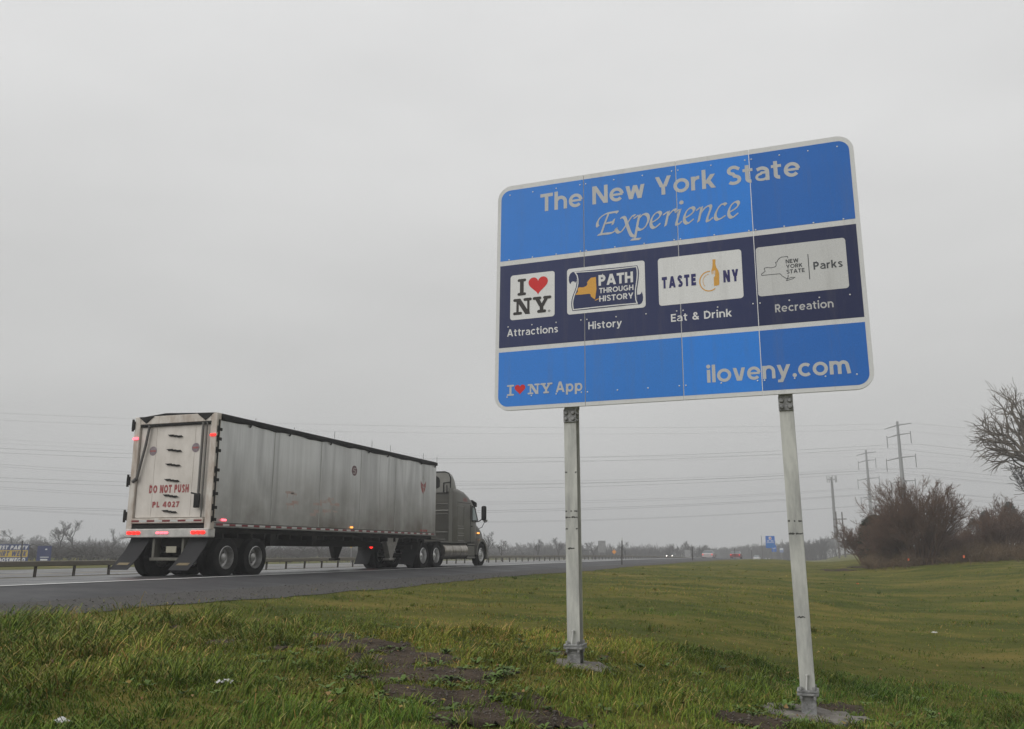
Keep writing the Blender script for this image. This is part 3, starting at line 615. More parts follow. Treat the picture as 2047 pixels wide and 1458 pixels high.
# ------------------------------------------------------------------ the big blue sign
def sheeting(name, col, rough=.42, var=.10):
    m, n, l, b = node_mat(name)
    tcx = n.new('ShaderNodeTexCoord'); f1 = noise_node(n, l, tcx.outputs['Object'], .9, 3, .5); f2 = noise_node(n, l, tcx.outputs['Object'], 160, 2, .5)
    a = mixc(n, l, var, col, ramp_node(n, l, f1, [(.35, tuple(c * .6 for c in col)), (.65, tuple(c * 1.4 for c in col))]).outputs[0])
    a = mixc(n, l, .16, a, ramp_node(n, l, f2, [(.4, tuple(c * .6 for c in col)), (.6, tuple(c * 1.5 for c in col))]).outputs[0])
    mpn = n.new('ShaderNodeMapping'); mpn.inputs['Scale'].default_value = (7, 7, .5); l.new(tcx.outputs['Object'], mpn.inputs[0])
    st = noise_node(n, l, mpn.outputs[0], 1.0, 5, .7)          # rain streaks of road grime running down the sheeting
    a = mixc(n, l, ramp_node(n, l, st, [(.52, (0, 0, 0)), (.78, (.22, .22, .22))]).outputs[0], a, (.16, .15, .135))
    l.new(a, b.inputs['Base Color']); b.inputs['Roughness'].default_value = rough; b.inputs['Specular IOR Level'].default_value = .16
    return m
BLUES = [sheeting('blue_sheeting', (.044, .205, .62)), sheeting('blue_sheeting_plain', (.042, .196, .59)), sheeting('blue_sheeting_more_reflection', (.040, .218, .68)), sheeting('blue_sheeting_less_reflection', (.033, .145, .47))]  # each panel's differing reflection of light is put into its blue
NAVY = [sheeting('navy_sheeting', (.036, .044, .105)), sheeting('navy_sheeting_less_reflection', (.030, .036, .085))]  # second navy: the last panel's weaker reflection put into the colour
M_BORD = sheeting('white_sheeting', (.60, .60, .59), .4, .05)
M_PLATE = sheeting('logo_plate_white', (.66, .66, .65), .4, .05)
M_PLATE2 = sheeting('logo_plate_grey', (.53, .53, .52), .4, .05)
M_LET = sheeting('silver_lettering', (.47, .47, .465), .4, .05)
M_LETW = sheeting('white_lettering', (.66, .66, .655), .4, .05)
M_BLK = sheeting('black_lettering', (.045, .042, .04)); M_RED = sheeting('red_vinyl', (.56, .035, .035)); M_GOLD = sheeting('gold_vinyl', (.62, .33, .07))
M_NVL = sheeting('navy_lettering', (.04, .04, .13)); M_GRY = sheeting('dark_grey_lettering', (.07, .075, .08))
M_GALV = mat('galvanized_steel', (.53, .53, .49), .55, .08, var=1., scale=9, var2=(.31, .31, .295), stretch=(1, 1, .2), bump=.15, bscale=14)
M_GALVD = mat('dull_steel', (.30, .30, .295), .5, .25, var=.8, scale=14, var2=(.10, .10, .10), bump=.4, bscale=40)
M_ALU = mat('aluminium', (.62, .62, .61), .4, .25)

base_l = (float(PL[0] + PR[0]) / 2, float(PL[1]), gz((PL[0] + PR[0]) / 2, PL[1]))
sign = empty('highway_sign', base_l, 'large blue tourism sign with four logo plates on two steel posts', 'sign')
BL_ = np.array(base_l)
def tf(p): return tuple(sgn(p[0], p[1], p[2]) - BL_)
def wtf(p): return tuple(np.array(p) - BL_)
SEAM = [0, 1.138, 2.280, 3.133, SW]
for i in range(4):
    a, b = SEAM[i] + (.003 if i else 0), SEAM[i + 1] - (.003 if i < 3 else 0)
    cs = (1 if i == 3 else 0, 1 if i == 3 else 0, 1 if i == 0 else 0, 1 if i == 0 else 0)
    mb = MB(); out = rrect(a, 0, b, SH, .185, 9, cs); n_ = len(out)
    mb.prism(out, 'z', -.028, 0)
    for vv in (.3, 1.05, 1.92, 2.6): mb.box(a + .02, b - .02, vv - .03, vv + .03, -.075, -.0285)     # stiffeners on the back
    pn = mb.build('panel', [M_BORD], sign, tf=tf)
    fa, fb = (.047 if i == 0 else a + .0015), (4.223 if i == 3 else b - .0015)
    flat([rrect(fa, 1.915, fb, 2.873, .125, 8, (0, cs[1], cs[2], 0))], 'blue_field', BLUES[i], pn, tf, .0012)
    flat([rrect(fa, .784, fb, 1.852, .1, 2, (0, 0, 0, 0))], 'navy_field', NAVY[1 if i == 3 else 0], pn, tf, .0012)
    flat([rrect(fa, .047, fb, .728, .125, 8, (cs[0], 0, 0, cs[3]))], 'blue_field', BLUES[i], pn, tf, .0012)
T_ = lambda s, u0, v0, cap, u1, weight=.2, track=.13, name='lettering', m=M_LET, par=None, n0=.0024, slant=0: flat(text_polys(s, u0, v0, cap, u1 - u0, weight, track, slant), name, m, par or sign, tf, n0)
T_('The New York State', .574, 2.517, .240, 3.690, .190, .085)
ex = []
for i, s in enumerate(EXPERIENCE):
    q, h_ = nib(s, .043, math.radians(38)); k0 = (i % 4)
    ex += [(p, k0) for p in h_] + [(p, k0 + .5) for p in q]
ex.append((arc(*EXP_DOT, .026, .026, 0, 345, 14), 0))
flat(ex, 'lettering', M_LET, sign, tf, .0024)
T_('iloveny.com', 2.543, .178, .198, 4.045, .188, .085)
for s, u0, u1 in (('Attractions', .152, .805), ('History', 1.183, 1.590), ('Eat & Drink', 2.166, 2.850), ('Recreation', 3.318, 3.925)):
    T_(s, u0, .922, .092, u1, .175, .12, m=M_LETW if u0 < 3 else M_LET)
T_('App', .777, .182, .130, 1.105, .2, .13)
flat(slab_NY(.425, .180, .738, .306, .025), 'lettering', M_LET, sign, tf, .0024)
flat([(p, j) for j, s in enumerate(slab_I(.206, .178, .312, .026, .046, .022)) for p in s], 'lettering', M_LET, sign, tf, .0024)
flat([heart(.327, .245, .135, .125)], 'heart_mark', M_RED, sign, tf, .0024)
# logo plates
def plate(u0, v0, u1, v1, m): return flat([rrect(u0, v0, u1, v1, .035, 5)], 'logo_plate', m, sign, tf, .0024)
p1 = plate(.188, 1.129, .763, 1.711, M_PLATE)
flat([(p, j) for j, s in enumerate(slab_I(.338, 1.437, 1.653, .050, .056, .036)) for p in s], 'lettering', M_BLK, p1, tf, .0036)
flat(slab_NY(.228, 1.190, .722, 1.398, .043), 'lettering', M_BLK, p1, tf, .0036)
flat([heart(.551, 1.540, .252, .232)], 'heart_mark', M_RED, p1, tf, .0036)
flat([(q, 0) for q in strip(arc(.694, 1.203, .013, .013, 0, 330, 12), .004, True)] + text_polys('R', .690, 1.197, .012, None, .3), 'registered_mark', M_BLK, p1, tf, .0036)
p2 = plate(.921, 1.129, 1.877, 1.712, M_PLATE)
def inset(poly, d):
    P = [np.array(p) for p in poly]; n = len(P); o = []
    for i in range(n):
        a = P[i] - P[i - 1]; b = P[(i + 1) % n] - P[i]; t = a / np.linalg.norm(a) + b / np.linalg.norm(b); t /= np.linalg.norm(t) + 1e-9
        o.append(tuple(P[i] + np.array([t[1], -t[0]]) * -d))
    return o
area = sum(a[0] * b[1] - b[0] * a[1] for a, b in zip(SCROLL, SCROLL[1:] + SCROLL[:1]))
sg = 1 if area > 0 else -1
flat([CURL_L], 'scroll_curl', NAVY[0], p2, tf, .0034); flat([CURL_R], 'scroll_curl', NAVY[0], p2, tf, .0034)
flat([(SCROLL, 0)], 'scroll_emblem', NAVY[0], p2, tf, .0044)
flat([(q, 0) for q in strip(inset(SCROLL, .018 * sg), .013, True)], 'scroll_line', M_PLATE, p2, tf, .0054)
flat([STATE, ISLAND], 'state_emblem', M_GOLD, p2, tf, .0056)
T_('PATH', 1.315, 1.453, .135, 1.735, .23, .07, m=M_PLATE, par=p2, n0=.0056)
T_('THROUGH', 1.321, 1.357, .066, 1.737, .19, .10, m=M_PLATE, par=p2, n0=.0056)
T_('HISTORY', 1.321, 1.253, .072, 1.735, .19, .10, m=M_PLATE, par=p2, n0=.0056)
p3 = plate(2.034, 1.127, 2.989, 1.712, M_PLATE)
T_('TASTE', 2.074, 1.334, .142, 2.467, .27, .22, m=M_NVL, par=p3, n0=.0036)
T_('NY', 2.776, 1.332, .146, 2.946, .27, .22, m=M_NVL, par=p3, n0=.0036)
flat([BOTTLE], 'bottle_emblem', M_GOLD, p3, tf, .0036)
flat([(q, 0) for q in strip(arc(2.616, 1.367, .106, .118, 82, 308, 30), .013)] + [(q, 0) for q in strip(arc(2.616, 1.370, .070, .080, 90, 228, 18), .006)], 'plate_emblem', M_GOLD, p3, tf, .0036)
p4 = plate(3.148, 1.124, 4.099, 1.707, M_PLATE2)
flat([(q, 0) for q in strip(OUTLINE, .0065)] + [(q, 1) for q in strip(OUT_ISLAND, .0065, True)], 'state_outline', M_GRY, p4, tf, .0036)
for s, vv, u1 in (('NEW', 1.480, 3.600), ('YORK', 1.420, 3.636), ('STATE', 1.358, 3.655)): T_(s, 3.463, vv, .046, u1, .19, .1, m=M_GRY, par=p4, n0=.0036)
flat([rrect(3.6985, 1.266, 3.7065, 1.562, .002, 2)], 'divider_bar', M_GRY, p4, tf, .0036)
T_('Parks', 3.751, 1.372, .090, 4.052, .19, .12, m=M_GRY, par=p4, n0=.0036)
# rivets: four rows, one mesh shared by every copy
rv = MB(); rv.lathe([(0, .005), (.005, .0045), (.008, .003), (.0092, 0)], (0, 0, 0), 'y', 10)
rvm = None
cols_ = []
for i in range(4):
    a, b = SEAM[i], SEAM[i + 1]; lo_ = .164 if i == 0 else a + .028; hi_ = b - .046 if i < 3 else 4.10
    k = 4 if (i != 2) else 3
    cols_ += [lo_ + (hi_ - lo_) * j / (k - 1 if k > 1 else 1) for j in range(k)]
rot = Matrix((SA, -SN, SB)).transposed().to_4x4()
for vv in (.163, 1.047, 1.925, 2.807):
    for u in cols_:
        if rvm is None:
            o = rv.build('rivet', M_ALU, sign, smooth=50, tf=lambda p: (p[0], -p[1], p[2])); rvm = o
        else:
            o = rvm.copy(); COL.objects.link(o)
        o.matrix_local = Matrix.Translation(Vector(tf((u, vv, .0012)))) @ rot
def ibeam(mb, fx, fy, z0, z1, lean=0., wf=.146, dp=.15, tk=.012, wb=.010):
    for bx in ((-wf / 2, wf / 2, 0, tk), (-wf / 2, wf / 2, dp - tk, dp), (-wb / 2, wb / 2, tk, dp - tk)):
        x0, x1, y0, y1 = bx; sh = lean * (z1 - z0)
        mb.add([(fx + x + q, fy + y, z) for z, q in ((z0, sh), (z1, 0)) for y in (y0, y1) for x in (x0, x1)], [(0, 2, 3, 1), (4, 5, 7, 6), (0, 1, 5, 4), (2, 6, 7, 3), (0, 4, 6, 2), (1, 3, 7, 5)])
for P_, vb, lean, lab in ((PL, -2.66, 0.002, None), (PR, -3.025, .010, None)):
    fx, fy = float(P_[0]), float(P_[1]); zt = float(P_[2]) - .004; zb = zt + vb; zg = gz(fx, fy) - .25; dx = lean * -vb
    mb = MB(); ibeam(mb, fx, fy, zb, zt, lean)
    post = mb.build('post', M_GALV, sign, tf=wtf)
    mb = MB(); ibeam(mb, fx, fy + .02, zt, zt + 2.5); mb.build('upper_post', M_GALV, sign, tf=lambda p: wtf((p[0], p[1] + (p[2] - zt) * .042, p[2])))
    mb = MB(); ibeam(mb, fx + dx, fy, zg, zb - .055); mb.build('stub_post', M_GALVD, sign, tf=wtf)
    for z0, z1 in ((zb - .0255, zb - .0005), (zb - .054, zb - .0285)):
        mb = MB(); mb.bbox(fx + dx - .105, fx + dx + .105, fy - .045, fy + .195, z0, z1, .004); mb.build('slip_base_plate', M_GALVD, sign, tf=wtf)
    for bx in (-.066, .066):
        for by in (-.027, .177):
            mb = MB(); mb.tube([(fx + dx + bx, fy + by, zb - .10), (fx + dx + bx, fy + by, zb + .035)], .010, 8)
            mb.tube([(fx + dx + bx, fy + by, zb + .0005), (fx + dx + bx, fy + by, zb + .03)], .021, 6); mb.tube([(fx + dx + bx, fy + by, zb - .085), (fx + dx + bx, fy + by, zb - .0545)], .019, 6)
            mb.build('clamp_bolt', M_GALVD, sign, tf=wtf)
    mb = MB(); mb.tube([(fx + dx - .012, fy - .026, zb), (fx + dx + .002, fy - .018, zb + .145)], .0085, 8); mb.tube([(fx + dx + .002, fy - .0185, zb + .138), (fx + dx + .003, fy - .018, zb + .15)], .016, 8)
    mb.build('lifting_rod', mat('bright_zinc', (.62, .62, .6), .4, .4), sign, tf=wtf)
    hp = MB(); hp.bbox(fx - .075, fx + .075, fy - .016, fy - .0005, zt - .165, zt - .012, .003); hp.build('hinge_plate', M_GALVD, sign, tf=wtf)
    for bx in (-.042, .042):
        for bz in (-.055, -.125):
            mb = MB(); mb.lathe([(0, -.022), (.017, -.021), (.023, -.013), (.0235, 0)], (fx + bx, fy - .0165, zt + bz), 'y', 12); mb.build('hinge_bolt', M_GALVD, sign, smooth=40, tf=wtf)
    mb = MB()
    for bz in (-.05, -.13): mb.box(fx - .070, fx - .005 - .0005, fy + .03, fy + .12, zt + bz - .01, zt + bz + .01); mb.box(fx + .0055, fx + .07, fy + .03, fy + .12, zt + bz - .01, zt + bz + .01)
    mb.build('hinge_stiffener', M_GALVD, sign, tf=wtf)
# dark scuffs and strap marks on the galvanizing
M_SCUFF = mat('scuff', (.06, .06, .055), .7, var=.5, scale=30)
for fx, fy, zt, lean, marks in ((float(PL[0]), float(PL[1]), float(PL[2]), .002, ((-.755, 0), (-1.20, 1), (-1.27, 2), (-1.40, 0), (-1.62, 3))), (float(PR[0]), float(PR[1]), float(PR[2]), .010, ((-1.345, 1), (-1.475, 2), (-2.32, 3)))):
    for q, ty in marks:
        mb = MB(); cx = fx + lean * -q; z = zt + q
        spans = {0: [(-.072, -.045), (.05, .072)], 1: [(-.072, -.05), (-.01, .004), (.035, .072)], 2: [(-.072, -.01), (.0, .072)], 3: [(-.05, .03)]}[ty]
        for a, b in spans:
            k = 7; up = [(cx + a + (b - a) * i / k, z + R.uniform(.003, .014)) for i in range(k + 1)]; dn = [(cx + a + (b - a) * i / k, z - R.uniform(.001, .012)) for i in range(k + 1)]
            mb.add([(x, fy - .0012, zz) for x, zz in up + dn[::-1]], [tuple(range(2 * k + 2))])
        mb.build('scuff_mark', M_SCUFF, sign, tf=wtf)

# ------------------------------------------------------------------ the truck: trailer
def lamp(name, col, es): return mat(name, tuple(c * .5 for c in col), .3, emit=col, es=es)
L_RED = lamp('red_lamp', (1, .02, .015), 2.2); L_PINK = lamp('pink_lamp', (1, .12, .16), 2.6); L_AMB = lamp('amber_lamp', (1, .36, .06), 2.2); L_HEAD = lamp('head_lamp', (1, .93, .82), 6)
M_CREAM = mat('dirty_white_paint', (.64, .595, .54), .55, var=.75, scale=2.2, var2=(.46, .42, .365), stretch=(1, 1, .5))
M_FRAMEW = mat('rusty_white_paint', (.58, .545, .49), .6, var=.8, scale=3.5, var2=(.30, .22, .16), stretch=(1, 1, .4))
M_BLACK = mat('black_rubber', (.014, .014, .014), .8, spec=.15, var=.6, scale=6, var2=(.035, .034, .032)); M_TYRE = mat('tyre_rubber', (.011, .011, .011), .9, spec=.12, var=.6, scale=12, var2=(.024, .022, .02))
M_CHAS = mat('dirty_chassis', (.016, .0155, .0145), .8, .1, spec=.2, var=.7, scale=4, var2=(.035, .031, .027)); M_RIM = mat('wheel_alloy', (.42, .42, .41), .4, .7, var=.7, scale=6, var2=(.16, .15, .14))
M_RIMP = mat('polished_rim', (.62, .62, .61), .28, .85, var=.4, scale=6, var2=(.3, .3, .3))
M_FLAP = mat('grey_rubber_flap', (.024, .0245, .026), .8, spec=.2, var=.6, scale=3, var2=(.014, .014, .014)); M_REDT = mat('red_tape', (.16, .008, .012), .4); M_WHT = mat('white_tape', (.5, .5, .48), .4)
M_REDL = mat('red_paint_letters', (.27, .028, .03), .6, var=.5, scale=8, var2=(.36, .22, .19)); M_FADE = mat('faded_red_letters', (.42, .30, .26), .5, .2, var=1., scale=5, var2=(.44, .42, .40))

def side_aluminium():
    m, n, l, b = node_mat('weathered_aluminium'); b.inputs['Metallic'].default_value = .72; b.inputs['Roughness'].default_value = .40
    t = n.new('ShaderNodeTexCoord'); pos = t.outputs['Object']
    def mp_(sc): 
        q = n.new('ShaderNodeMapping'); q.inputs['Scale'].default_value = sc; l.new(pos, q.inputs[0]); return q.outputs[0]
    pan = noise_node(n, l, mp_((1, .75, .12)), 1.0, 2, .4); stk = noise_node(n, l, mp_((1, 5, .3)), 1.2, 5, .7); cld = noise_node(n, l, mp_((1, .7, .8)), 1.0, 5, .6)
    a = ramp_node(n, l, pan, [(.36, (.40, .405, .41)), (.46, (.66, .668, .67)), (.50, (.44, .446, .45)), (.55, (.68, .688, .69)), (.66, (.70, .706, .705))])
    c = mixc(n, l, .45, a.outputs[0], ramp_node(n, l, stk, [(.3, (.42, .42, .41)), (.7, (.78, .785, .78))]).outputs[0])
    # road film thrown up along the lower half of the panels
    sp = n.new('ShaderNodeSeparateXYZ'); l.new(pos, sp.inputs[0])
    r_ = n.new('ShaderNodeMapRange'); r_.inputs[1].default_value = 1.3; r_.inputs[2].default_value = 3.3; r_.inputs[3].default_value = .95; r_.inputs[4].default_value = .05; l.new(sp.outputs['Z'], r_.inputs[0])
    k = n.new('ShaderNodeMath'); k.operation = 'MULTIPLY'; l.new(r_.outputs[0], k.inputs[0]); l.new(cld, k.inputs[1])
    k2 = n.new('ShaderNodeMath'); k2.operation = 'MULTIPLY'; k2.inputs[1].default_value = 1.6; l.new(k.outputs[0], k2.inputs[0])
    l.new(mixc(n, l, k2.outputs[0], c, (.17, .152, .128)), b.inputs['Base Color'])
    bn = n.new('ShaderNodeBump'); bn.inputs['Strength'].default_value = .12; bn.inputs['Distance'].default_value = .02; l.new(pan, bn.inputs['Height']); l.new(bn.outputs[0], b.inputs['Normal'])
    return m
M_SIDE = side_aluminium()
tr = empty('semi_trailer', (-15.93, 18.62, -.03), 'long dirty silver walking floor trailer with white rear door and lit red lamps', 'trailer')
def part(mb, name, m, root, parent=None, smooth=None): return mb.build(name, m, parent or root, smooth=smooth)
mb = MB(); mb.bbox(-1.29, 1.29, .14, 13.78, 1.36, 4.14, .02); body = part(mb, 'body', M_SIDE, tr)
M_SEAM = mat('seam_alloy', (.46, .455, .44), .5, .4, var=.5, scale=3)
for y in (2.6, 5.1, 7.62, 10.2, 12.6):
    for sx_ in (-1, 1):
        mb = MB(); mb.box(*sorted((sx_ * 1.2905, sx_ * 1.295)), y - .016, y + .016, 1.38, 4.1); part(mb, 'panel_seam', M_SEAM, tr, body)
mb = MB(); mb.bbox(-1.30, 1.30, .15, 13.80, 1.255, 1.357, .01); part(mb, 'side_rail', mat('rail_alloy', (.27, .265, .25), .5, .5, var=.6, scale=4), tr)
mb = MB()
for sx_ in (-1, 1):
    y = .25; i = 0
    while y < 13.5:
        mb.cur = i % 2; mb.box(*sorted((sx_ * 1.3005, sx_ * 1.304)), y, y + .26, 1.30, 1.35); y += .262; i += 1
part(mb, 'reflective_tape', [M_REDT, M_WHT], tr)
# rolled tarp over the top
mb = MB(); rings = []
for y in np.linspace(.16, 13.8, 40):
    d = .02 * math.sin(y * 3.1) + .012 * math.sin(y * 7.7)
    rings.append([(-1.33, y, 4.03 + d), (-1.33, y, 4.14), (-1.2, y, 4.20), (-.5, y, 4.25 + d), (.5, y, 4.25 - d), (1.15, y, 4.21), (1.31, y, 4.165), (1.335, y, 4.12), (1.335, y, 4.02 - d), (1.30, y, 4.01 - d), (1.28, y, 4.11), (0, y, 4.16), (-1.28, y, 4.11)])
mb.loft(rings); part(mb, 'tarp', mat('black_tarp', (.012, .012, .012), .85, spec=.15, var=.6, scale=5, var2=(.03, .03, .03)), tr, smooth=35)
for y in (1.4, 3.3, 5.6, 8.1, 9.5, 12.3, 13.6):
    mb = MB(); mb.tube([(1.32, y, 4.12), (1.325, y, 4.0), (1.30, y, 3.96)], .022, 6); mb.tube([(1.25, y + .3, 4.2), (1.25, y + .3, 4.42 if y > 5 else 4.26)], .007, 5); part(mb, 'tarp_strap', M_BLACK, tr)
# rear frame, door
mb = MB()
for sx_ in (-1, 1): mb.bbox(*sorted((sx_ * 1.14, sx_ * 1.325)), -.03, .135, 1.2, 4.17, .012)
mb.bbox(-1.138, 1.138, -.02, .13, 3.96, 4.17, .01); part(mb, 'rear_frame', M_FRAMEW, tr)
mb = MB()
for sx_ in (-1, 1): mb.prism([(sx_ * 1.20, 4.165), (sx_ * .70, 4.165), (sx_ * .95, 3.985)][::sx_], 'y', -.034, -.0225)
mb.bbox(-1.13, 1.13, -.026, .02, 3.905, 3.955, .006); part(mb, 'header_gusset', M_BLACK, tr)
mb = MB(); mb.bbox(-1.135, 1.135, .035, .11, 1.50, 3.90, .015)
for x in (-.62, .62): mb.box(x - .006, x + .006, .029, .0345, 1.55, 3.86)
door = part(mb, 'rear_door', M_CREAM, tr)
for z in (3.62, 3.24, 2.86, 2.46, 2.06, 1.66):
    mb = MB()
    for a, b, dz in ((-.20, -.05, .02), (-.06, .06, .0), (.05, .20, -.015)): mb.bbox(a, b, -.002, .0335, z - .022 + dz, z + .022 + dz, .008)
    mb.tube([(-.24, .01, z + .035), (.24, .01, z - .03)], .010, 6); mb.build('door_latch', M_CHAS, door)
for x, z in ((-.70, 3.25), (.66, 3.29)):
    mb = MB(); mb.lathe([(0, -.006), (.118, -.005), (.122, 0)], (x, .034, z), 'y', 24); o = mb.build('round_decal', mat('purple_grey_decal', (.17, .13, .15), .6, var=.6, scale=16, var2=(.30, .27, .27)), door)
    mb = MB(); mb.box(x - .09, x + .09, .0265, .0278, z - .022, z + .022); mb.build('decal_band', M_REDL, o)
rtf = lambda p: (p[0], .0335 - p[2], p[1])
flat(text_polys('DO NOT PUSH', -.72, 2.14, .21, 1.26, .28, .12), 'lettering', M_REDL, door, rtf, .001)
flat(text_polys('PL 4027', -.58, 1.77, .15, .86, .27, .14), 'lettering', M_REDL, door, rtf, .001)
mb = MB(); mb.tube([(.90, -.03, 3.93), (.90, -.035, 1.75)], .034, 8); mb.tube([(1.02, -.02, 3.93), (1.02, -.02, 1.5)], .02, 8); part(mb, 'lock_rod', mat('grey_rod', (.13, .125, .115), .5, .4), tr, smooth=40)
mb = MB(); mb.tube([(-.82, -.03, 3.93), (-.90, -.035, 3.4), (-1.10, -.04, 2.5)], .034, 8); mb.tube([(-1.12, -.035, 2.52), (-1.22, -.035, 2.45)], .05, 8); part(mb, 'lock_rod', mat('grey_strut', (.11, .105, .1), .5, .4), tr, smooth=40)
mb = MB(); mb.bbox(.80, .99, -.09, -.036, 1.74, 2.1, .02); mb.tube([(.70, -.06, 2.12), (.98, -.06, 2.06)], .022, 6); part(mb, 'lock_handle', M_BLACK, tr)
for x, z in ((-1.36, 3.95), (-1.37, 2.48), (-1.38, 1.56)):
    mb = MB(); mb.bbox(x - .04, x + .06, -.07, .10, z - .11, z + .11, .015); mb.tube([(x, -.05, z - .16), (x, -.05, z + .16)], .03, 8); part(mb, 'door_hinge', M_CHAS, tr)
for z in (3.75, 3.5, 3.2, 2.7, 2.45, 2.1, 1.75, 1.45):
    mb = MB(); mb.bbox(1.305, 1.335, .02, .20, z - .04, z + .04, .008); mb.tube([(1.338, .0, z - .08), (1.338, .0, z + .08)], .016, 6); part(mb, 'door_hinge', M_CHAS, tr)
mb = MB(); mb.tube([(1.345, .05, 1.4), (1.345, .05, 4.0)], .018, 6); part(mb, 'hinge_rod', M_CHAS, tr)
for x in (-1.24, 1.235):
    mb = MB(); mb.bbox(x - .09, x + .09, -.065, -.031, 3.56, 3.625, .012); part(mb, 'marker_lamp', L_RED if x > 0 else L_PINK, tr)
mb = MB(); mb.bbox(-1.15, 1.12, -.06, .03, 1.36, 1.49, .012); part(mb, 'door_sill', M_FRAMEW, tr)
mb = MB()
for i in range(9): mb.cur = i % 2; mb.box(-1.12 + i * .245, -1.12 + i * .245 + .243, -.064, -.0605, 1.40, 1.445)
part(mb, 'reflective_tape', [M_REDT, M_WHT], tr)
mb = MB(); mb.bbox(-1.27, 1.27, -.01, .2, 1.235, 1.35, .01); part(mb, 'sill_gap_beam', M_CHAS, tr)
mb = MB(); mb.bbox(-1.31, 1.31, -.05, .22, 1.0, 1.225, .02); bump = part(mb, 'rear_bumper', mat('bumper_alloy', (.52, .505, .475), .5, .2, var=.6, scale=4), tr)
for cx in (-1.03, 1.0):
    for i in (-1, 0, 1):
        mb = MB(); mb.bbox(cx + i * .145 - .066, cx + i * .145 + .066, -.082, -.051, 1.085, 1.165, .025); mb.build('tail_lamp', L_RED, bump)
for i in (-1, 0, 1):
    mb = MB(); mb.bbox(-.12 + i * .13 - .062, -.12 + i * .13 + .062, -.075, -.051, 1.095, 1.145, .018); mb.build('marker_lamp', L_PINK, bump)
mb = MB(); mb.bbox(-.55, .55, .05, .3, .42, .5, .01); mb.bbox(-.5, -.42, .06, .3, .5, 1.0, .01); mb.bbox(.42, .5, .06, .3, .5, 1.0, .01); part(mb, 'underride_guard', mat('guard_paint', (.13, .125, .1), .6, var=.6, scale=5), tr)
mb = MB(); mb.bbox(-.02, .3, .02, .049, .62, .78, .006); part(mb, 'licence_plate', mat('licence_plate', (.33, .31, .24), .5, var=.4, scale=9), tr)
for cx in (-.93, .92):      # flaps swept back by the wind of driving
    mb = MB(); rings = []
    for t_ in np.linspace(0, 1, 9):
        z = 1.0 - .80 * t_; y = .10 - .62 * t_ ** 1.5; x0 = cx - .07 * t_
        rings.append([(x0 - .30, y, z), (x0 + .30, y - .02 * math.sin(3 * t_), z), (x0 + .30, y + .012, z + .004), (x0 - .30, y + .012, z + .004)])
    mb.loft(rings); part(mb, 'mud_flap', M_FLAP, tr, smooth=30)
    o = MB(); o.add([(cx - .055 - .16, .10 - .62 * .78 ** 1.5 - .006, 1 - .8 * .78), (cx - .055 + .2, .10 - .62 * .78 ** 1.5 - .022, 1 - .8 * .78), (cx - .06 + .18, .10 - .62 * .85 ** 1.5 - .022, 1 - .8 * .85), (cx - .06 - .19, .10 - .62 * .85 ** 1.5 - .006, 1 - .8 * .85)], [(0, 1, 2, 3)])
    part(o, 'flap_badge', mat('worn_yellow_print', (.16, .12, .05), .6, var=.7, scale=20), tr)
# chassis and axles
mb = MB(); mb.bbox(-1.2, 1.2, .25, 13.6, 1.12, 1.25, .01)
for x in (-.5, .5): mb.bbox(x - .07, x + .07, .3, 10.5, .82, 1.12, .01)
for y in np.arange(.6, 13.3, .61): mb.box(-1.26, 1.26, y - .03, y + .03, 1.0, 1.125)
mb.bbox(-1.0, 1.0, .3, 2.9, .75, 1.0, .02)
for y in (.78, 2.03): mb.tube([(-1.1, y, .5), (1.1, y, .5)], .07, 8)
mb.prism([(2.75, 1.12), (2.75, .8), (2.95, .95), (3.2, 1.12)], 'x', 1.05, 1.22); mb.bbox(1.0, 1.2, 4.95, 5.25, .82, 1.12, .02)
part(mb, 'chassis', M_CHAS, tr)
def wheel_meshes(rt, wt, rimmat, dish, front=False):
    w2 = wt / 2; t = MB()
    t.lathe([(rt * .58, -w2 * .86), (rt * .80, -w2), (rt * .94, -w2 * .92), (rt, -w2 * .72), (rt, w2 * .72), (rt * .94, w2 * .92), (rt * .80, w2), (rt * .58, w2 * .86), (rt * .58, -w2 * .86)], (0, 0, 0), 'x', 40)
    r_ = MB(); e = w2 * .86
    if front: pr = [(rt * .6, e), (rt * .56, e + .012), (rt * .52, e * .6), (rt * .40, e * .7), (rt * .30, e * 1.05), (rt * .17, e * 1.15), (rt * .16, e * 1.55), (0, e * 1.6)]
    else: pr = [(rt * .6, e), (rt * .565, e + .012), (rt * .53, e * .5), (rt * .50, -e * .4), (rt * .40, -e * .65), (rt * .24, -e * .5), (rt * .22, e * .35), (rt * .12, e * .6), (0, e * .62)]
    r_.lathe(pr, (0, 0, 0), 'x', 32)
    for k in range(10):
        a = 2 * PI * k / 10; q = rt * .33; hx = e * .9 if front else -e * .6
        r_.tube([(hx - .02, q * math.cos(a), q * math.sin(a)), (hx + .045, q * math.cos(a), q * math.sin(a))], .016, 6)
    return t, r_
def add_wheels(root, spots, rt, wt, rimmat, front=False):
    t, r_ = wheel_meshes(rt, wt, rimmat, 0, front); first = None
    for x, y, out in spots:
        if first is None:
            first = o = t.build('wheel', M_TYRE, root, smooth=35); r_.build('rim', rimmat, o, smooth=35)
        else: o = copy_tree(first, root)
        o.location = (x, y, rt); o.rotation_euler = (R.uniform(0, 6), 0, 0 if out > 0 else PI)
add_wheels(tr, [(s_ * x, y, s_) for y in (.78, 2.03) for s_ in (1, -1) for x in (1.155, .83)], .50, .27, M_RIM)
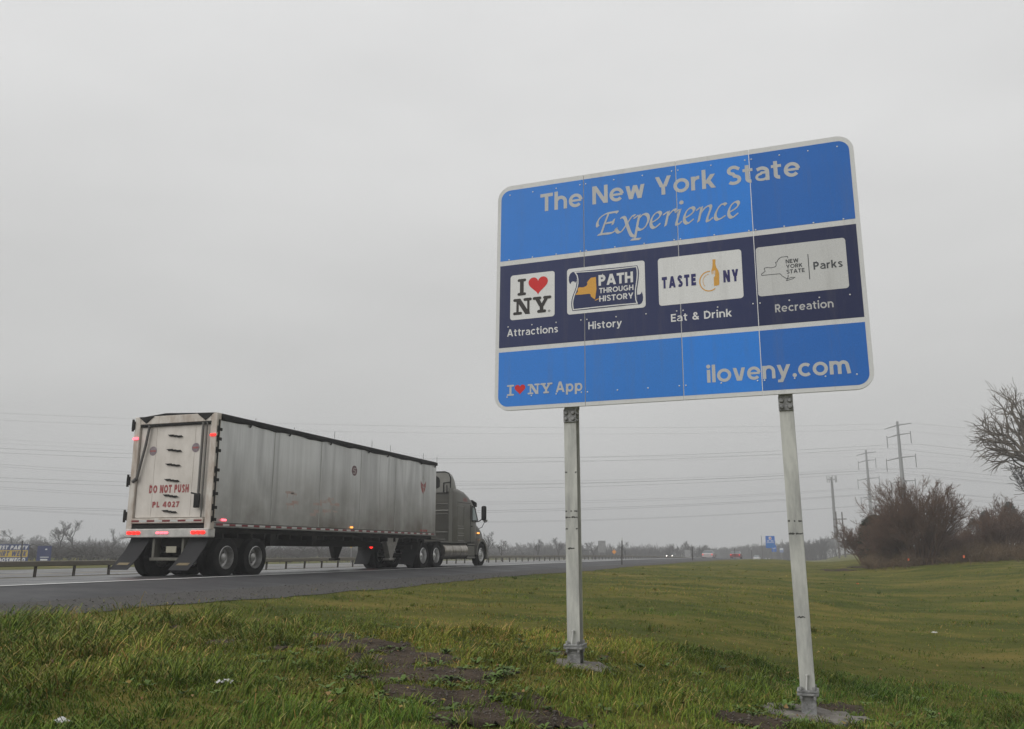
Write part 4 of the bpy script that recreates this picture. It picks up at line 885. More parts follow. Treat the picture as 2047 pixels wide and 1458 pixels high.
for sx_ in (-1, 1):         # landing gear: V-shaped plate and foot
    mb = MB(); x0, x1 = sorted((sx_ * 1.0, sx_ * 1.2))
    mb.prism([(9.75, 1.13), (10.06, .52), (10.12, .42), (10.28, .42), (10.34, .52), (10.75, 1.13)], 'x', x0, x1); mb.bbox(x0 - .03, x1 + .03, 9.98, 10.38, .34, .42, .015)
    part(mb, 'landing_gear', mat('gear_paint', (.21, .20, .18), .6, var=.7, scale=5) if sx_ > 0 else M_CHAS, tr)
mb = MB(); mb.bbox(1.3005, 1.325, .42, .62, 1.42, 1.475, .01); part(mb, 'side_marker_lamp', L_PINK, tr)
mb = MB(); mb.bbox(1.3005, 1.325, 7.02, 7.18, 1.40, 1.45, .01); part(mb, 'side_marker_lamp', L_AMB, tr)
stf = lambda p: (1.2915 + p[2], p[0], p[1])
flat([([(7.18 + .18 * math.cos(a) , 3.28 + .17 * math.sin(a)) for a in np.linspace(0, 2 * PI, 25)[:-1]], 0)], 'round_decal', mat('plum_decal', (.10, .05, .06), .6, var=.6, scale=9, var2=(.25, .14, .14)), body, stf, .001)
flat([(q, 0) for q in strip([(7.30, 3.36), (7.14, 3.36), (7.10, 3.30), (7.26, 3.27), (7.24, 3.20), (7.06, 3.19)], .035)], 'decal_mark', mat('pale_decal_print', (.35, .3, .3), .6), body, stf, .002)
sh_ = [(12.32, 3.34), (12.42, 3.25), (12.56, 3.20), (12.70, 3.25), (12.80, 3.36), (12.79, 3.12), (12.70, 2.95), (12.56, 2.83), (12.42, 2.96), (12.33, 3.12)]
flat([(sh_, 0)], 'shield_decal', mat('red_shield_decal', (.30, .06, .06), .6, var=.6, scale=9, var2=(.33, .25, .24)), body, stf, .001)
flat([(q, 0) for q in strip([(12.44, 3.40), (12.56, 3.47), (12.68, 3.40)], .02)] + [(q, 0) for q in strip([(12.50, 3.52), (12.62, 3.50)], .018)] + [(q, 0) for q in strip([(12.46, 3.11), (12.6, 3.08), (12.68, 3.10)], .04)], 'decal_mark', mat('grey_decal_print', (.3, .27, .26), .6), body, stf, .002)
fade = []
for y, z, L_ in ((3.25, 2.33, .45), (3.3, 2.0, .4), (3.6, 2.05, .35), (3.55, 2.30, .3), (4.75, 2.06, .5), (5.1, 2.16, .45), (5.5, 2.20, .3), (5.75, 2.1, .4), (4.8, 1.85, .35), (5.3, 1.88, .5), (5.9, 1.9, .3), (4.6, 1.75, .3), (5.6, 2.28, .35), (6.05, 2.12, .25)):
    fade.append((strip([(y, z), (y + L_ * .5, z + R.uniform(-.02, .02)), (y + L_, z + R.uniform(-.03, .03))], R.uniform(.05, .10))))
    if R.random() < .6: fade.append(strip([(y + .1, z - .16), (y + .12, z + .02)], .03))
flat([(q, i % 6) for i, s in enumerate(fade) for q in s], 'faded_lettering', M_FADE, body, stf, .001)
flat([(p, 0) for p in [[(12.35, 1.40), (13.0, 1.40), (13.0, 1.48), (12.35, 1.48)]]], 'red_decal', M_REDL, body, stf, .001)

# ------------------------------------------------------------------ the truck: tractor
tk = empty('truck_tractor', (-15.93, 33.9, -.03), 'grey brown sleeper tractor pulling the silver trailer', 'truck')
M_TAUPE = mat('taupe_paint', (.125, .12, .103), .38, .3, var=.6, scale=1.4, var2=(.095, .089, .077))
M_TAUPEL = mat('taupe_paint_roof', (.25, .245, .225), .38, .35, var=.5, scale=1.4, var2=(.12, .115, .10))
M_GLASS = mat('tinted_glass', (.05, .07, .075), .06, .0, spec=.9); M_CHROME = mat('chrome', (.7, .7, .7), .12, 1.0)
def ringbox(y, hw, z0, z1, r, n=5, dy=0.):
    p = []
    for cx, cz, a in ((hw - r, z0 + r * .5, -90), (hw - r, z1 - r, 0), (-hw + r, z1 - r, 90), (-hw + r, z0 + r * .5, 180)):
        for i in range(n + 1):
            t = math.radians(a + 90 * i / n); p.append((cx + r * math.cos(t), y, cz + (r if a in (0, 90) else r * .5) * math.sin(t)))
    return p
mb = MB(); mb.loft([ringbox(*q) for q in ((.42, 1.17, 1.0, 3.24, .16), (.50, 1.2, .98, 3.28, .18), (1.2, 1.2, .98, 3.30, .2), (1.8, 1.2, .98, 3.24, .24), (2.3, 1.2, .98, 3.10, .28), (2.7, 1.18, .98, 2.93, .28), (2.98, 1.16, .98, 2.74, .24), (3.2, 1.12, .98, 2.42, .18), (3.45, 1.06, .98, 2.02, .12), (3.55, 1.0, .98, 1.85, .1))])
cab = part(mb, 'cab', M_TAUPE, tk, smooth=32)
mb = MB(); mb.loft([ringbox(*q) for q in ((3.3, 1.04, .8, 1.96, .2), (3.8, 1.04, .8, 1.86, .24), (4.3, 1.0, .72, 1.68, .28), (4.62, .95, .55, 1.44, .28), (4.82, .86, .5, 1.14, .2), (4.88, .8, .55, .95, .12))]); part(mb, 'hood', M_TAUPE, tk, smooth=40)
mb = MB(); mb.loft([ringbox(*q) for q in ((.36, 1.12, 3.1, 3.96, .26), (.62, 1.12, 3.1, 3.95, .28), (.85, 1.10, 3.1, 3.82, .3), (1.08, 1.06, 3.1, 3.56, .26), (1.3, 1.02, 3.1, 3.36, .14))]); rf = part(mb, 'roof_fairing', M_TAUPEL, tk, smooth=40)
mb = MB(); mb.loft([ringbox(.356, .62, 3.26, 3.80, .22), ringbox(.3585, .62, 3.26, 3.80, .22)]); mb.build('fairing_hollow_shade', M_BLACK, rf)  # black panel painted in for the shade inside the hollow fairing
mb = MB(); mb.tube([(1.10, .36, 3.12), (1.115, .36, 3.7), (1.03, .36, 3.9), (.85, .36, 3.965), (-.85, .36, 3.965), (-1.03, .36, 3.9), (-1.115, .36, 3.7), (-1.10, .36, 3.12)], .028, 6); mb.build('fairing_trim', M_BLACK, rf)
mb = MB(); mb.tube([(.8, .34, 3.1), (.8, .34, 3.5), (1.08, .34, 3.52)], .022, 6); mb.tube([(.95, .34, 3.1), (.95, .34, 3.4)], .018, 6); part(mb, 'cab_air_line', M_BLACK, tk)
for sx_ in (-1, 1):
    mb = MB(); mb.bbox(*sorted((sx_ * 1.175, sx_ * 1.205)), .02, .405, 1.0, 3.26, .012); part(mb, 'side_extender', M_TAUPE, tk)
    mb = MB(); mb.box(*sorted((sx_ * 1.15, sx_ * 1.199)), .4055, .4195, 1.0, 3.26); part(mb, 'extender_gap', M_BLACK, tk)
    mb = MB(); wpts = [(2.62, 1.98), (2.60, 2.62), (2.92, 2.58), (3.30, 2.02)]; mb.prism(wpts[::sx_], 'x', *sorted((sx_ * 1.1, sx_ * 1.188))); part(mb, 'side_window', mat('bright_window', (.30, .36, .36), .08, 0, spec=.9), tk)
    mb = MB(); mb.tube([(sx_ * 1.19, y, z) for y, z in wpts + wpts[:1]], .028, 6); part(mb, 'window_frame', M_BLACK, tk)
    mb = MB(); mb.box(*sorted((sx_ * 1.199, sx_ * 1.207)), .9, 2.5, 2.712, 2.724)
    part(mb, 'body_seam', M_BLACK, tk)
    for z0, z1 in ((1.72, 2.55), (1.42, 1.62), (1.10, 1.32)):
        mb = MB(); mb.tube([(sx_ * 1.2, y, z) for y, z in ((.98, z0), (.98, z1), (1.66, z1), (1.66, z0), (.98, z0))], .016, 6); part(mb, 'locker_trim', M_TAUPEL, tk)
    mb = MB(); mb.tube([(sx_ * 1.199, y, z) for y, z in ((2.42, 1.02), (2.42, 2.66), (3.1, 2.5))], .009, 5); mb.bbox(*sorted((sx_ * 1.195, sx_ * 1.225)), 2.5, 2.62, 1.72, 1.76, .006); part(mb, 'door_edge', M_BLACK, tk)
    mb = MB(); y = np.linspace(0, PI, 13); out_ = [(3.82 + .70 * math.cos(a), .52 + .72 * math.sin(a)) for a in y]; inn_ = [(3.82 + .58 * math.cos(a), .52 + .59 * math.sin(a)) for a in y]
    mb.prism((out_ + inn_[::-1])[::sx_], 'x', *sorted((sx_ * .82, sx_ * 1.215))); part(mb, 'fender', M_TAUPE, tk, smooth=40)
    mb = MB(); mb.lathe([(0, -1.22), (.30, -1.22), (.33, -1.19), (.335, -.45), (.345, -.45), (.345, -.40), (.335, -.40), (.335, .40), (.345, .40), (.345, .45), (.335, .45), (.335, 1.19), (.30, 1.22), (0, 1.22)], (sx_ * .93, .85, .68), 'y', 26); part(mb, 'fuel_tank', mat('tank_alloy', (.40, .37, .33), .28, .85, var=.7, scale=4, var2=(.14, .12, .10)), tk, smooth=40)
    mb = MB(); mb.bbox(*sorted((sx_ * .85, sx_ * 1.19)), 2.12, 3.05, .36, .44, .01); mb.bbox(*sorted((sx_ * .85, sx_ * 1.17)), 2.15, 3.05, .45, .92, .03); mb.bbox(*sorted((sx_ * .85, sx_ * 1.2)), 2.12, 3.05, .93, .985, .01); part(mb, 'cab_step', M_TAUPE, tk)
    mb = MB(); mb.bbox(*sorted((sx_ * 1.38, sx_ * 1.62)), 3.22, 3.33, 2.02, 2.66, .05); mir = part(mb, 'mirror', M_BLACK, tk)
    mb = MB(); mb.tube([(sx_ * 1.10, 3.15, 1.95), (sx_ * 1.3, 3.2, 1.98), (sx_ * 1.46, 3.27, 2.1)], .025, 6); mb.build('mirror_arm', M_BLACK, mir)
    mb = MB(); mb.lathe([(0, -.07), (.08, -.06), (.115, 0), (.10, .012), (0, .012)], (sx_ * 1.27, 4.05, 2.06), 'y', 18); hm = part(mb, 'hood_mirror', M_CHROME, tk, smooth=40)
    mb = MB(); mb.tube([(sx_ * .98, 4.0, 1.68), (sx_ * 1.12, 4.02, 1.74), (sx_ * 1.25, 4.05, 2.0)], .014, 6); mb.build('mirror_arm', M_BLACK, hm)
    mb = MB(); mb.bbox(*sorted((sx_ * 1.0, sx_ * 1.07)), 3.62, 3.86, 1.44, 1.50, .012); part(mb, 'turn_lamp', L_AMB, tk)
mb = MB(); mb.prism([(-1.02, 2.02), (1.02, 2.02), (1.0, 2.62), (-1.0, 2.62)], 'y', 3.21, 3.225); mb.v = [(x, y + (2.62 - z) * .40, z) for x, y, z in mb.v]; part(mb, 'windscreen', M_GLASS, tk)
mb = MB(); mb.prism([(2.78, 2.90), (3.28, 2.80), (3.30, 2.62), (3.24, 2.62), (3.2, 2.74), (2.78, 2.84)], 'x', -1.15, 1.15); part(mb, 'sun_visor', M_BLACK, tk)
mb = MB(); mb.bbox(-1.12, 1.12, 4.70, 4.92, .32, .62, .05); part(mb, 'front_bumper', mat('bumper_grey', (.17, .165, .15), .5), tk)
flat([(q, 0) for y0 in (1.56, 1.68, 1.80, 1.92) for q in strip([(y0, 2.93), (y0 + .08, 2.93), (y0 + .08, 2.80), (y0, 2.80), (y0, 2.87), (y0 + .08, 2.87)], .022)], 'red_lettering', M_REDL, cab, lambda p: (1.2005 + p[2], p[0], p[1]), .001)
for z0, z1 in ((2.35, 2.62), (1.45, 2.2)):
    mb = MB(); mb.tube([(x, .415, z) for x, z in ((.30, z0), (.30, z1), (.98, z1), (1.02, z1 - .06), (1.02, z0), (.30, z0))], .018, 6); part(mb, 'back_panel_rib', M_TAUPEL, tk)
mb = MB()
for x in (-.42, .42): mb.bbox(x - .05, x + .05, -3.3, 4.6, .72, .98, .01)
mb.bbox(-.5, .5, -2.6, -1.0, .98, 1.12, .03); mb.bbox(-.9, .9, -.6, .3, .6, 1.0, .03)
for y in (-2.4, -1.18): mb.tube([(-1.05, y, .5), (1.05, y, .5)], .09, 8)
mb.tube([(-.95, 3.82, .45), (.95, 3.82, .45)], .05, 8); mb.bbox(-.8, .8, 2.2, 4.5, .55, .95, .03); part(mb, 'chassis', M_CHAS, tk)
mb = MB(); mb.bbox(-1.2, 1.2, -.75, 2.0, 1.0, 1.06, .01); mb.prism([(-2.1, 1.14), (-1.9, 1.17), (-.3, 1.17), (-.3, 1.1)], 'x', .9, 1.2); part(mb, 'deck_plate', mat('deck_alloy', (.13, .125, .115), .5, .5), tk)
add_wheels(tk, [(s_ * x, y, s_) for y in (-2.4, -1.18) for s_ in (1, -1) for x in (1.08, .75)], .50, .28, M_RIMP)
add_wheels(tk, [(1.03, 3.82, 1), (-1.03, 3.82, -1)], .51, .30, M_RIMP, True)
for sx_ in (-1, 1):
    mb = MB(); ang = np.linspace(math.radians(95), math.radians(175), 8); o_ = [(-2.4 + .62 * math.cos(a), .5 + .62 * math.sin(a)) for a in ang]; i_ = [(-2.4 + .60 * math.cos(a), .5 + .60 * math.sin(a)) for a in ang]
    mb.prism((o_ + i_[::-1])[::sx_], 'x', *sorted((sx_ * .6, sx_ * 1.22))); part(mb, 'quarter_fender', M_CHAS, tk)
    mb = MB(); mb.loft([[(sx_ * .95 - .3, -3.1 - .3 * t_ ** 1.5, .78 - .6 * t_), (sx_ * .95 + .3, -3.1 - .3 * t_ ** 1.5, .78 - .6 * t_), (sx_ * .95 + .3, -3.09 - .3 * t_ ** 1.5, .78 - .6 * t_), (sx_ * .95 - .3, -3.09 - .3 * t_ ** 1.5, .78 - .6 * t_)] for t_ in np.linspace(0, 1, 7)]); part(mb, 'mud_flap', M_FLAP, tk)
    if sx_ > 0: continue
    mb = MB(); mb.lathe([(0, -.03), (.06, -.025), (.075, 0)], (sx_ * .55, -3.35, .84), 'y', 16); part(mb, 'tail_lamp', L_RED, tk)
mb = MB(); mb.bbox(-1.15, 1.15, -3.33, -3.25, .72, .9, .015); part(mb, 'light_bar', M_CHAS, tk)

# ------------------------------------------------------------------ median guide rail
M_RAIL = mat('weathered_rail', (.20, .185, .15), .6, .3, var=.7, scale=2.5, var2=(.12, .105, .08), stretch=(1, .3, 1)); M_RPOST = mat('rail_post_steel', (.10, .09, .078), .7, .3, var=.6, scale=6)
gr = empty('guide_rail', (-24.8, 20, gz(-24.8, 20)), 'long weathered steel box beam guide rail on thin posts along the median', 'guide rail')
mb = MB(); ys = np.concatenate([np.arange(8, 110, 4.), np.arange(110, 330, 8.)]); rings = []
for y in ys:
    z = gz(-24.8, y) + .52 - gz(-24.8, 20); d = y - 20; c_ = .02
    rings.append([(-.085, d, z + c_), (-.065, d, z), (.065, d, z), (.085, d, z + c_), (.085, d, z + .155), (.065, d, z + .175), (-.065, d, z + .175), (-.085, d, z + .155)])
mb.loft(rings); mb.build('rail', M_RAIL, gr)
pm = None
for i in range(96):
    y = 19.6 + 1.62 * i; z = gz(-24.8, y)
    if pm is None:
        mb = MB(); mb.box(-.038, .038, -.004, .004, -.2, .519); mb.box(-.038, -.030, -.03, .03, -.2, .519); mb.box(.030, .038, -.03, .03, -.2, .519); pm = mb.build('rail_post', M_RPOST, gr); o = pm
    else: o = pm.copy(); COL.objects.link(o)
    o.location = (0, y - 20, z - gz(-24.8, 20)); o.rotation_euler = (R.uniform(-.05, .05), R.uniform(-.03, .05), 0)

# ------------------------------------------------------------------ roadside posts and small signs
M_DEL = mat('delineator_steel', (.07, .062, .055), .7, .3, var=.5, scale=8); M_WREF = mat('white_reflector', (.6, .6, .6), .4); M_GPOST = mat('sign_post_grey', (.32, .32, .31), .6, .3, var=.4, scale=5)
def delineator(x, y, h, label, lean=.03):
    z = gz(x, y); d = empty('delineator_post', (x, y, z), label, 'marker post', 'roadside delineator posts'); d.rotation_euler = (0, lean, 0)
    mb = MB(); mb.prism([(-.035, -.015), (-.02, .015), (.02, .015), (.035, -.015), (.028, -.02), (.015, .005), (-.015, .005), (-.028, -.02)], 'z', -.2, h); mb.build('post', M_DEL, d)
    mb = MB(); mb.bbox(-.05, .05, -.03, -.021, h - .02, h + .16, .004); mb.build('reflector', M_WREF, d)
delineator(-11.45, 52, 1.42, 'tall leaning dark delineator post right of the truck at the shoulder edge')
delineator(-11.4, 81, 1.25, 'dark delineator post near the oncoming car with lit headlights', .01)
delineator(-11.6, 122, 1.5, 'far dark delineator post just left of the red car', 0)
delineator(-11.6, 150, 1.6, 'farthest delineator post just right of the red car', 0)
def sign_board(name, x, y, w_, h, zb, mface, label, cat, posts, mback=None, rz=0., legs=None, thick=.02):
    """flat sign on round legs; face towards -Y"""
    z = gz(x, y); d = empty(name, (x, y, z), label, cat, rz=rz)
    mb = MB(); mb.prism(rrect(-w_ / 2, zb, w_ / 2, zb + h, min(w_, h) * .06, 4), 'y', -thick / 2, thick / 2); b = mb.build('board', mface, d)
    for px in posts:
        mb = MB(); mb.tube([(px, thick / 2 + .035, -.3), (px, thick / 2 + .035, zb + h * .95)], .034, 8); mb.build('leg', M_GPOST, d)
    return d, b
bt = lambda off: (lambda p: (p[0], -off - p[2], p[1]))
M_BSIGN = sheeting('blue_service_board', (.06, .16, .48)); M_YW = sheeting('yellow_warning_board', (.62, .36, .03)); M_OR = sheeting('orange_board', (.75, .30, .05)); M_BACK = mat('bare_sign_back', (.30, .30, .30), .5, .5, var=.4, scale=3)
# blue service sign beyond the crest
d, b = sign_board('service_sign', -6.75, 118, 1.12, 1.5, 1.45, M_BSIGN, 'blue service area sign with a square logo on two legs beyond the grass crest', 'sign', (-.38, .38))
flat([rrect(-.16, 2.50, .16, 2.84, .03, 3)], 'logo_plate', M_PLATE, b, bt(.011)); flat(strip([(-.08, 2.60), (.08, 2.60), (.08, 2.74), (-.02, 2.74)], .05) + [heart(.0, 2.66, .12, .12)], 'logo_mark', M_RED, b, bt(.013))
flat(strip([(-.40, 2.32), (-.10, 2.32)], .10) + strip([(.06, 2.32), (.40, 2.32)], .10) + strip([(-.46, 2.12), (.46, 2.12)], .05), 'lettering', M_LETW, b, bt(.012))
flat([rrect(-.48, 1.55, .48, 2.02, .03, 3)], 'lower_panel', sheeting('service_blue_lower', (.05, .17, .42)), b, bt(.012))
d, b = sign_board('service_sign', -7.25, 135, .66, .95, 1.2, M_BSIGN, 'small blue sign below and behind the blue service area sign', 'sign', (-.2, .2)); flat(strip([(-.18, 1.75), (.18, 1.75)], .2), 'lettering', M_LETW, b, bt(.012))
d, b = sign_board('service_sign', -5.9, 128, .5, .62, 1.05, sheeting('pale_blue_board', (.25, .30, .45)), 'tiny pale board at the right leg of the blue service area sign', 'sign', (0,)); flat([rrect(-.2, 1.4, .2, 1.62, .03, 2)], 'white_field', M_PLATE, b, bt(.012))
# signs on the far side
d, b = sign_board('guide_sign', -31.6, 130, 1.15, 1.72, 1.35, M_BACK, 'grey back of a guide sign on two legs beyond the median rail', 'sign', (-.45, .45)); 
mb = MB()
for z in (1.6, 2.2, 2.8): mb.box(-.55, .55, -.05, -.0105, z - .03, z + .03)
mb.build('stiffener', M_BACK, b)
sign_board('guide_sign', -29.9, 205, 1.3, 1.9, .7, M_BACK, 'small pale grey sign back right of the oncoming car', 'sign', (-.5, .5))
def warn(x, y, s, zb, m, label):
    d = empty('warning_sign', (x, y, gz(x, y)), label, 'sign'); mb = MB(); mb.prism([(0, zb), (s, zb + s), (0, zb + 2 * s), (-s, zb + s)], 'y', -.008, .008); mb.build('board', m, d)
    mb = MB(); mb.tube([(0, .04, -.3), (0, .04, zb + 1.9 * s)], .035, 6); mb.build('leg', M_GPOST, d)
warn(-42.6, 75, .44, 1.45, M_YW, 'yellow diamond warning sign seen under the trailer'); warn(-32.5, 142, .38, 1.1, M_OR, 'small orange diamond sign beyond the rail near the grey sign back')
# banner and dark board at the left
d, b = sign_board('event_banner', -70.3, 60, 7.0, 1.62, 0, sheeting('banner_navy', (.05, .07, .17)), 'blue and yellow dirt race banner at the left edge behind the guide rail', 'banner', (-3.3, 0, 3.3), rz=math.radians(12))
d.location.z = -.36
flat([[(-3.3, .50), (3.42, .50), (3.42, 1.10), (-3.3, 1.10)]], 'yellow_band', sheeting('banner_yellow', (.50, .36, .07)), b, bt(.011))
M_BW = sheeting('banner_white', (.62, .62, .62)); M_BN = sheeting('banner_letters_navy', (.06, .07, .16))
flat(text_polys('BIGGEST PARTY', -.75, 1.17, .34, 4.1, .26, .12, .22), 'lettering', M_BW, b, bt(.012)); flat(text_polys('DIRT WEEK', .45, .58, .44, 2.8, .26, .14, .22), 'lettering', M_BN, b, bt(.013)); flat(text_polys('@OSWEGO', .5, .07, .36, 2.7, .26, .12, .22), 'lettering', M_BW, b, bt(.012))
d, b = sign_board('dark_blue_board', -64.95, 60.6, 1.35, 1.5, 0, sheeting('board_dark_blue', (.045, .055, .13)), 'dark blue square board with small white lettering right of the dirt race banner', 'board', (-.5, .5), rz=math.radians(12)); d.location.z = -.38
flat(strip([(-.34, .52), (.48, .52)], .07) + strip([(-.30, .30), (.38, .30)], .13) + [arc(.17, 1.2, .12, .06, 0, 340, 10)], 'lettering', M_BW, b, bt(.012))
mb = MB(); mb.tube([(0, 0, -.3), (-.12, 0, 2.1)], .06, 7); o = mb.build('leaning_pole', M_DEL); o.location = (-64.6, 58, gz(-64.6, 58)); tag(o, 'dark leaning pole standing in front of the dirt race banner', 'pole')

# ------------------------------------------------------------------ far vehicles
L_TAIL = lamp('tail_lamp_dim', (1, .03, .02), 1.0)
def car(x, y, rz, col, label, lights, van=False):
    d = empty('car' if not van else 'parked_van', (x, y, gz(x, y) + .012), label, 'car' if not van else 'van', rz=rz)
    m = mat('car_paint', col, .3, .2, spec=.6); mb = MB(); H_ = 2.1 if van else 1.45; w_ = .9
    prof = [(-2.25, .35), (2.2, .35), (2.25, .7), (1.9, .85), (1.0, .95), (-1.95, 1.0), (-2.25, .9)] if not van else [(-2.6, .4), (2.5, .4), (2.55, .9), (2.1, 1.15), (-2.6, 1.2)]
    mb.prism(prof, 'x', -w_, w_); body_ = mb.build('body', m, d)
    g = [(1.0, .95), (.3, H_ - .03), (-1.0, H_), (-1.8, 1.0)] if not van else [(2.1, 1.15), (1.5, H_ - .05), (-2.58, H_), (-2.6, 1.2)]
    mb = MB(); n = len(g); mb.loft([[(-w_ * (.95 if z < 1.25 else .78), y_, z) for y_, z in g], [(w_ * (.95 if z < 1.25 else .78), y_, z) for y_, z in g]]); mb.build('cabin', M_GLASS if not van else m, d)
    if not van: mb = MB(); mb.bbox(-.68, .68, -1.02, .30, H_ - .03, H_ + .015, .02); mb.build('roof', m, d)
    t, r_ = wheel_meshes(.33, .22, M_RIM, 0); f0 = None
    for sx_ in (-1, 1):
        for yy in (-1.35, 1.4):
            if f0 is None: f0 = o = t.build('wheel', M_TYRE, d, smooth=35); r_.build('rim', M_RIM, o)
            else: o = copy_tree(f0, d)
            o.location = (sx_ * .82, yy, .33); o.rotation_euler = (0, 0, 0 if sx_ > 0 else PI)
        mb = MB(); mb.bbox(sx_ * .70 - .13, sx_ * .70 + .13, 2.2, 2.275 if not van else 2.57, .62, .80, .03); mb.build('headlight', L_HEAD if 'head' in lights else M_WREF, d)
        mb = MB(); mb.bbox(sx_ * .76 - .09, sx_ * .76 + .09, -2.28 if not van else -2.62, -2.2, .68, .88, .03); mb.build('tail_light', L_TAIL if 'tail' in lights else M_REDL, d)
    return d
car(-15.9, 170, 0, (.16, .015, .015), 'dark red car with lit tail lights driving away in the right lane', 'tail')
car(-19.4, 158, 0, (.45, .40, .40), 'pale car with glowing red tail lights in the left lane near the crest', 'tail')
car(-40.2, 244, PI, (.10, .10, .11), 'dark oncoming car with bright headlights across the median', 'head')
vans = [(-.2, 258, 1.2, 'white van parked left of the wooden poles by the wood', 0), (1.8, 262, 1.5, 'white van parked behind the cell tower foot', 0), (4.7, 257, .9, 'white van parked closest to the tall brush', 0)]
for x, y, rz, lab, _ in vans:
    d = car(x, y, rz, (.42, .42, .42), lab, '', True); d.location.z = gz(x, y) - .1; d['group'] = 'white vehicles parked by the wood'
for i, (x, y, lab) in enumerate(((-19.3, 268, 'left one of two distant white cars far down the road past the red car'), (-19.2, 312, 'right one of two distant white cars far down the road past the red car'))):
    d = car(x, y, 0, (.5, .5, .5), lab, ''); d['group'] = 'distant white cars beyond the crest'

# ------------------------------------------------------------------ transmission line
M_POLE = mat('tower_steel', (.22, .225, .22), .6, .3, var=.3, scale=2); M_WIRE = mat('power_cable', (.13, .13, .13), .6); M_INS = mat('insulator', (.12, .12, .12), .5)
WD = Vector((-11, -6.3, 0)).normalized(); AD = Vector((6.3, -11, 0)).normalized()
def tower(x, y, k, label):
    zb = gz(x, y); d = empty('transmission_tower', (x, y, zb), label, 'pylon', 'steel monopole pylons'); top = 27.4 * k - zb
    mb = MB(); mb.tube([(0, 0, -.5), (0, 0, top)], [.62 * k, .24 * k], 12); mb.build('pole', M_POLE, d, smooth=40)
    att = []
    for lev, (z, half, ins) in enumerate(((26.6, 5.6, 0), (24.6, 4.9, 2.1), (19.8, 6.0, 2.3), (14.9, 5.0, 2.0))):
        mb = MB(); p = [(AD * (half * s)) for s in (-1, 1)]; zz = z * k - zb
        mb.tube([(p[0].x, p[0].y, zz - .25), (0, 0, zz), (p[1].x, p[1].y, zz - .25)], [.07 * k, .15 * k, .07 * k], 7); mb.build('crossarm', M_POLE, d)
        for q in p:
            if ins:
                mb = MB(); mb.tube([(q.x, q.y, zz - .25 + .5), (q.x, q.y, zz - .25 - ins * k)], .085 * k, 6); mb.build('insulator', M_INS, d)
            att.append((x + q.x, y + q.y, z * k - .25 - ins * k, lev))
    return att
A1 = tower(19.0, 240, 1.2, 'taller near steel transmission tower behind the bare bush'); A2 = tower(14.1, 306, 1.2, 'farther steel transmission tower left of the taller one')
nm = ['top', 'second', 'third', 'lowest']
for ti, (att, tl_) in enumerate(((A1, 'nearer'), (A2, 'farther'))):
    for j, (x, y, z, lev) in enumerate(att):
        sag = (4.5, 6.6, 6.6, 6.6)[lev] * 1.12; L0 = 330.; pts = []
        for s in np.linspace(-.45, 1.0, 60):
            if s >= 0: pts.append((x + WD.x * L0 * s, y + WD.y * L0 * s, z + 2.2 * s - sag * 4 * s * (1 - s)))
            else: pts.append((x + WD.x * L0 * s, y + WD.y * L0 * s, z + 1.0 * s - sag * .9 * 4 * (-s) * (1 + s)))
        mb = MB(); mb.tube([(a - x, b - y, c - z) for a, b, c in pts], .018 if lev == 0 else .030, 4)
        o = mb.build('power_line', M_WIRE); o.location = (x, y, z)
        tag(o, f"{nm[lev]} level power line from the {('left' if j % 2 == 0 else 'right')} arm end of the {'taller near' if ti == 0 else 'farther'} tower", 'power line', 'power lines crossing the sky')
# cell tower, wooden poles, lamp
d = empty('cell_tower', (2.55, 262, gz(2.55, 262)), 'slim grey cell tower with antenna crown left of the pylons', 'tower'); mb = MB(); mb.tube([(0, 0, -.5), (0, 0, 21.6)], [.55, .30], 10); mb.build('mast', mat('mast_grey', (.16, .155, .15), .6, .3), d)
mb = MB(); mb.tube([(1.2 * math.cos(a), 1.2 * math.sin(a), 20.9) for a in np.linspace(0, 2 * PI, 13)], .05, 5); 
for a in np.linspace(0, PI, 4)[:-1]: mb.tube([(1.2 * math.cos(a), 1.2 * math.sin(a), 20.9), (-1.2 * math.cos(a), -1.2 * math.sin(a), 20.9)], .05, 5)
mb.build('antenna_platform', M_POLE, d)
for a in np.linspace(0, 2 * PI, 10)[:-1]:
    mb = MB(); x, y = 1.28 * math.cos(a), 1.28 * math.sin(a); mb.bbox(x - .13, x + .13, y - .08, y + .08, 20.1, 21.9, .03); mb.build('antenna', mat('antenna_white', (.35, .35, .35), .5), d)
M_WOOD = mat('weathered_pole_wood', (.09, .075, .06), .9, var=.6, scale=3)
d = empty('utility_poles', (2.2, 190, gz(2.2, 190)), 'pair of wooden utility poles with a crossarm in front of the wood', 'utility pole')
for x in (0, 1.15): mb = MB(); mb.tube([(x, 0, -.5), (x - .05, 0, 9.2 - .1 * x)], [.17, .12], 8); mb.build('pole', M_WOOD, d)
mb = MB(); mb.bbox(-.7, 1.9, -.08, .08, 7.6, 7.78, .02); mb.build('crossarm', M_WOOD, d)
d = empty('street_lamp', (7.6, 150, gz(7.6, 150)), 'dark street lamp above the small left bush', 'street lamp'); mb = MB(); mb.tube([(0, 0, -.3), (0, 0, 7.4)], [.09, .06], 8); mb.build('pole', M_DEL, d); mb = MB(); mb.tube([(0, 0, 7.4), (.15, -.25, 7.75)], [.13, .20], 8); mb.build('lamp_head', M_DEL, d)
for i, (x, y, h, lab) in enumerate(((-14.2, 215, 5.2, 'left slim lamp pole with white head beyond the crest'), (-10.4, 232, 5.0, 'right slim lamp pole with white head beyond the crest'))):
    d = empty('lamp_pole', (x, y, gz(x, y)), lab, 'lamp pole', 'lamp poles beyond the grass crest'); mb = MB(); mb.tube([(0, 0, -.3), (0, 0, h)], .06, 6); mb.build('pole', M_DEL, d); mb = MB(); mb.bbox(-.22, .22, -.2, .2, h, h + .4, .06); mb.build('lamp_head', M_WREF, d)

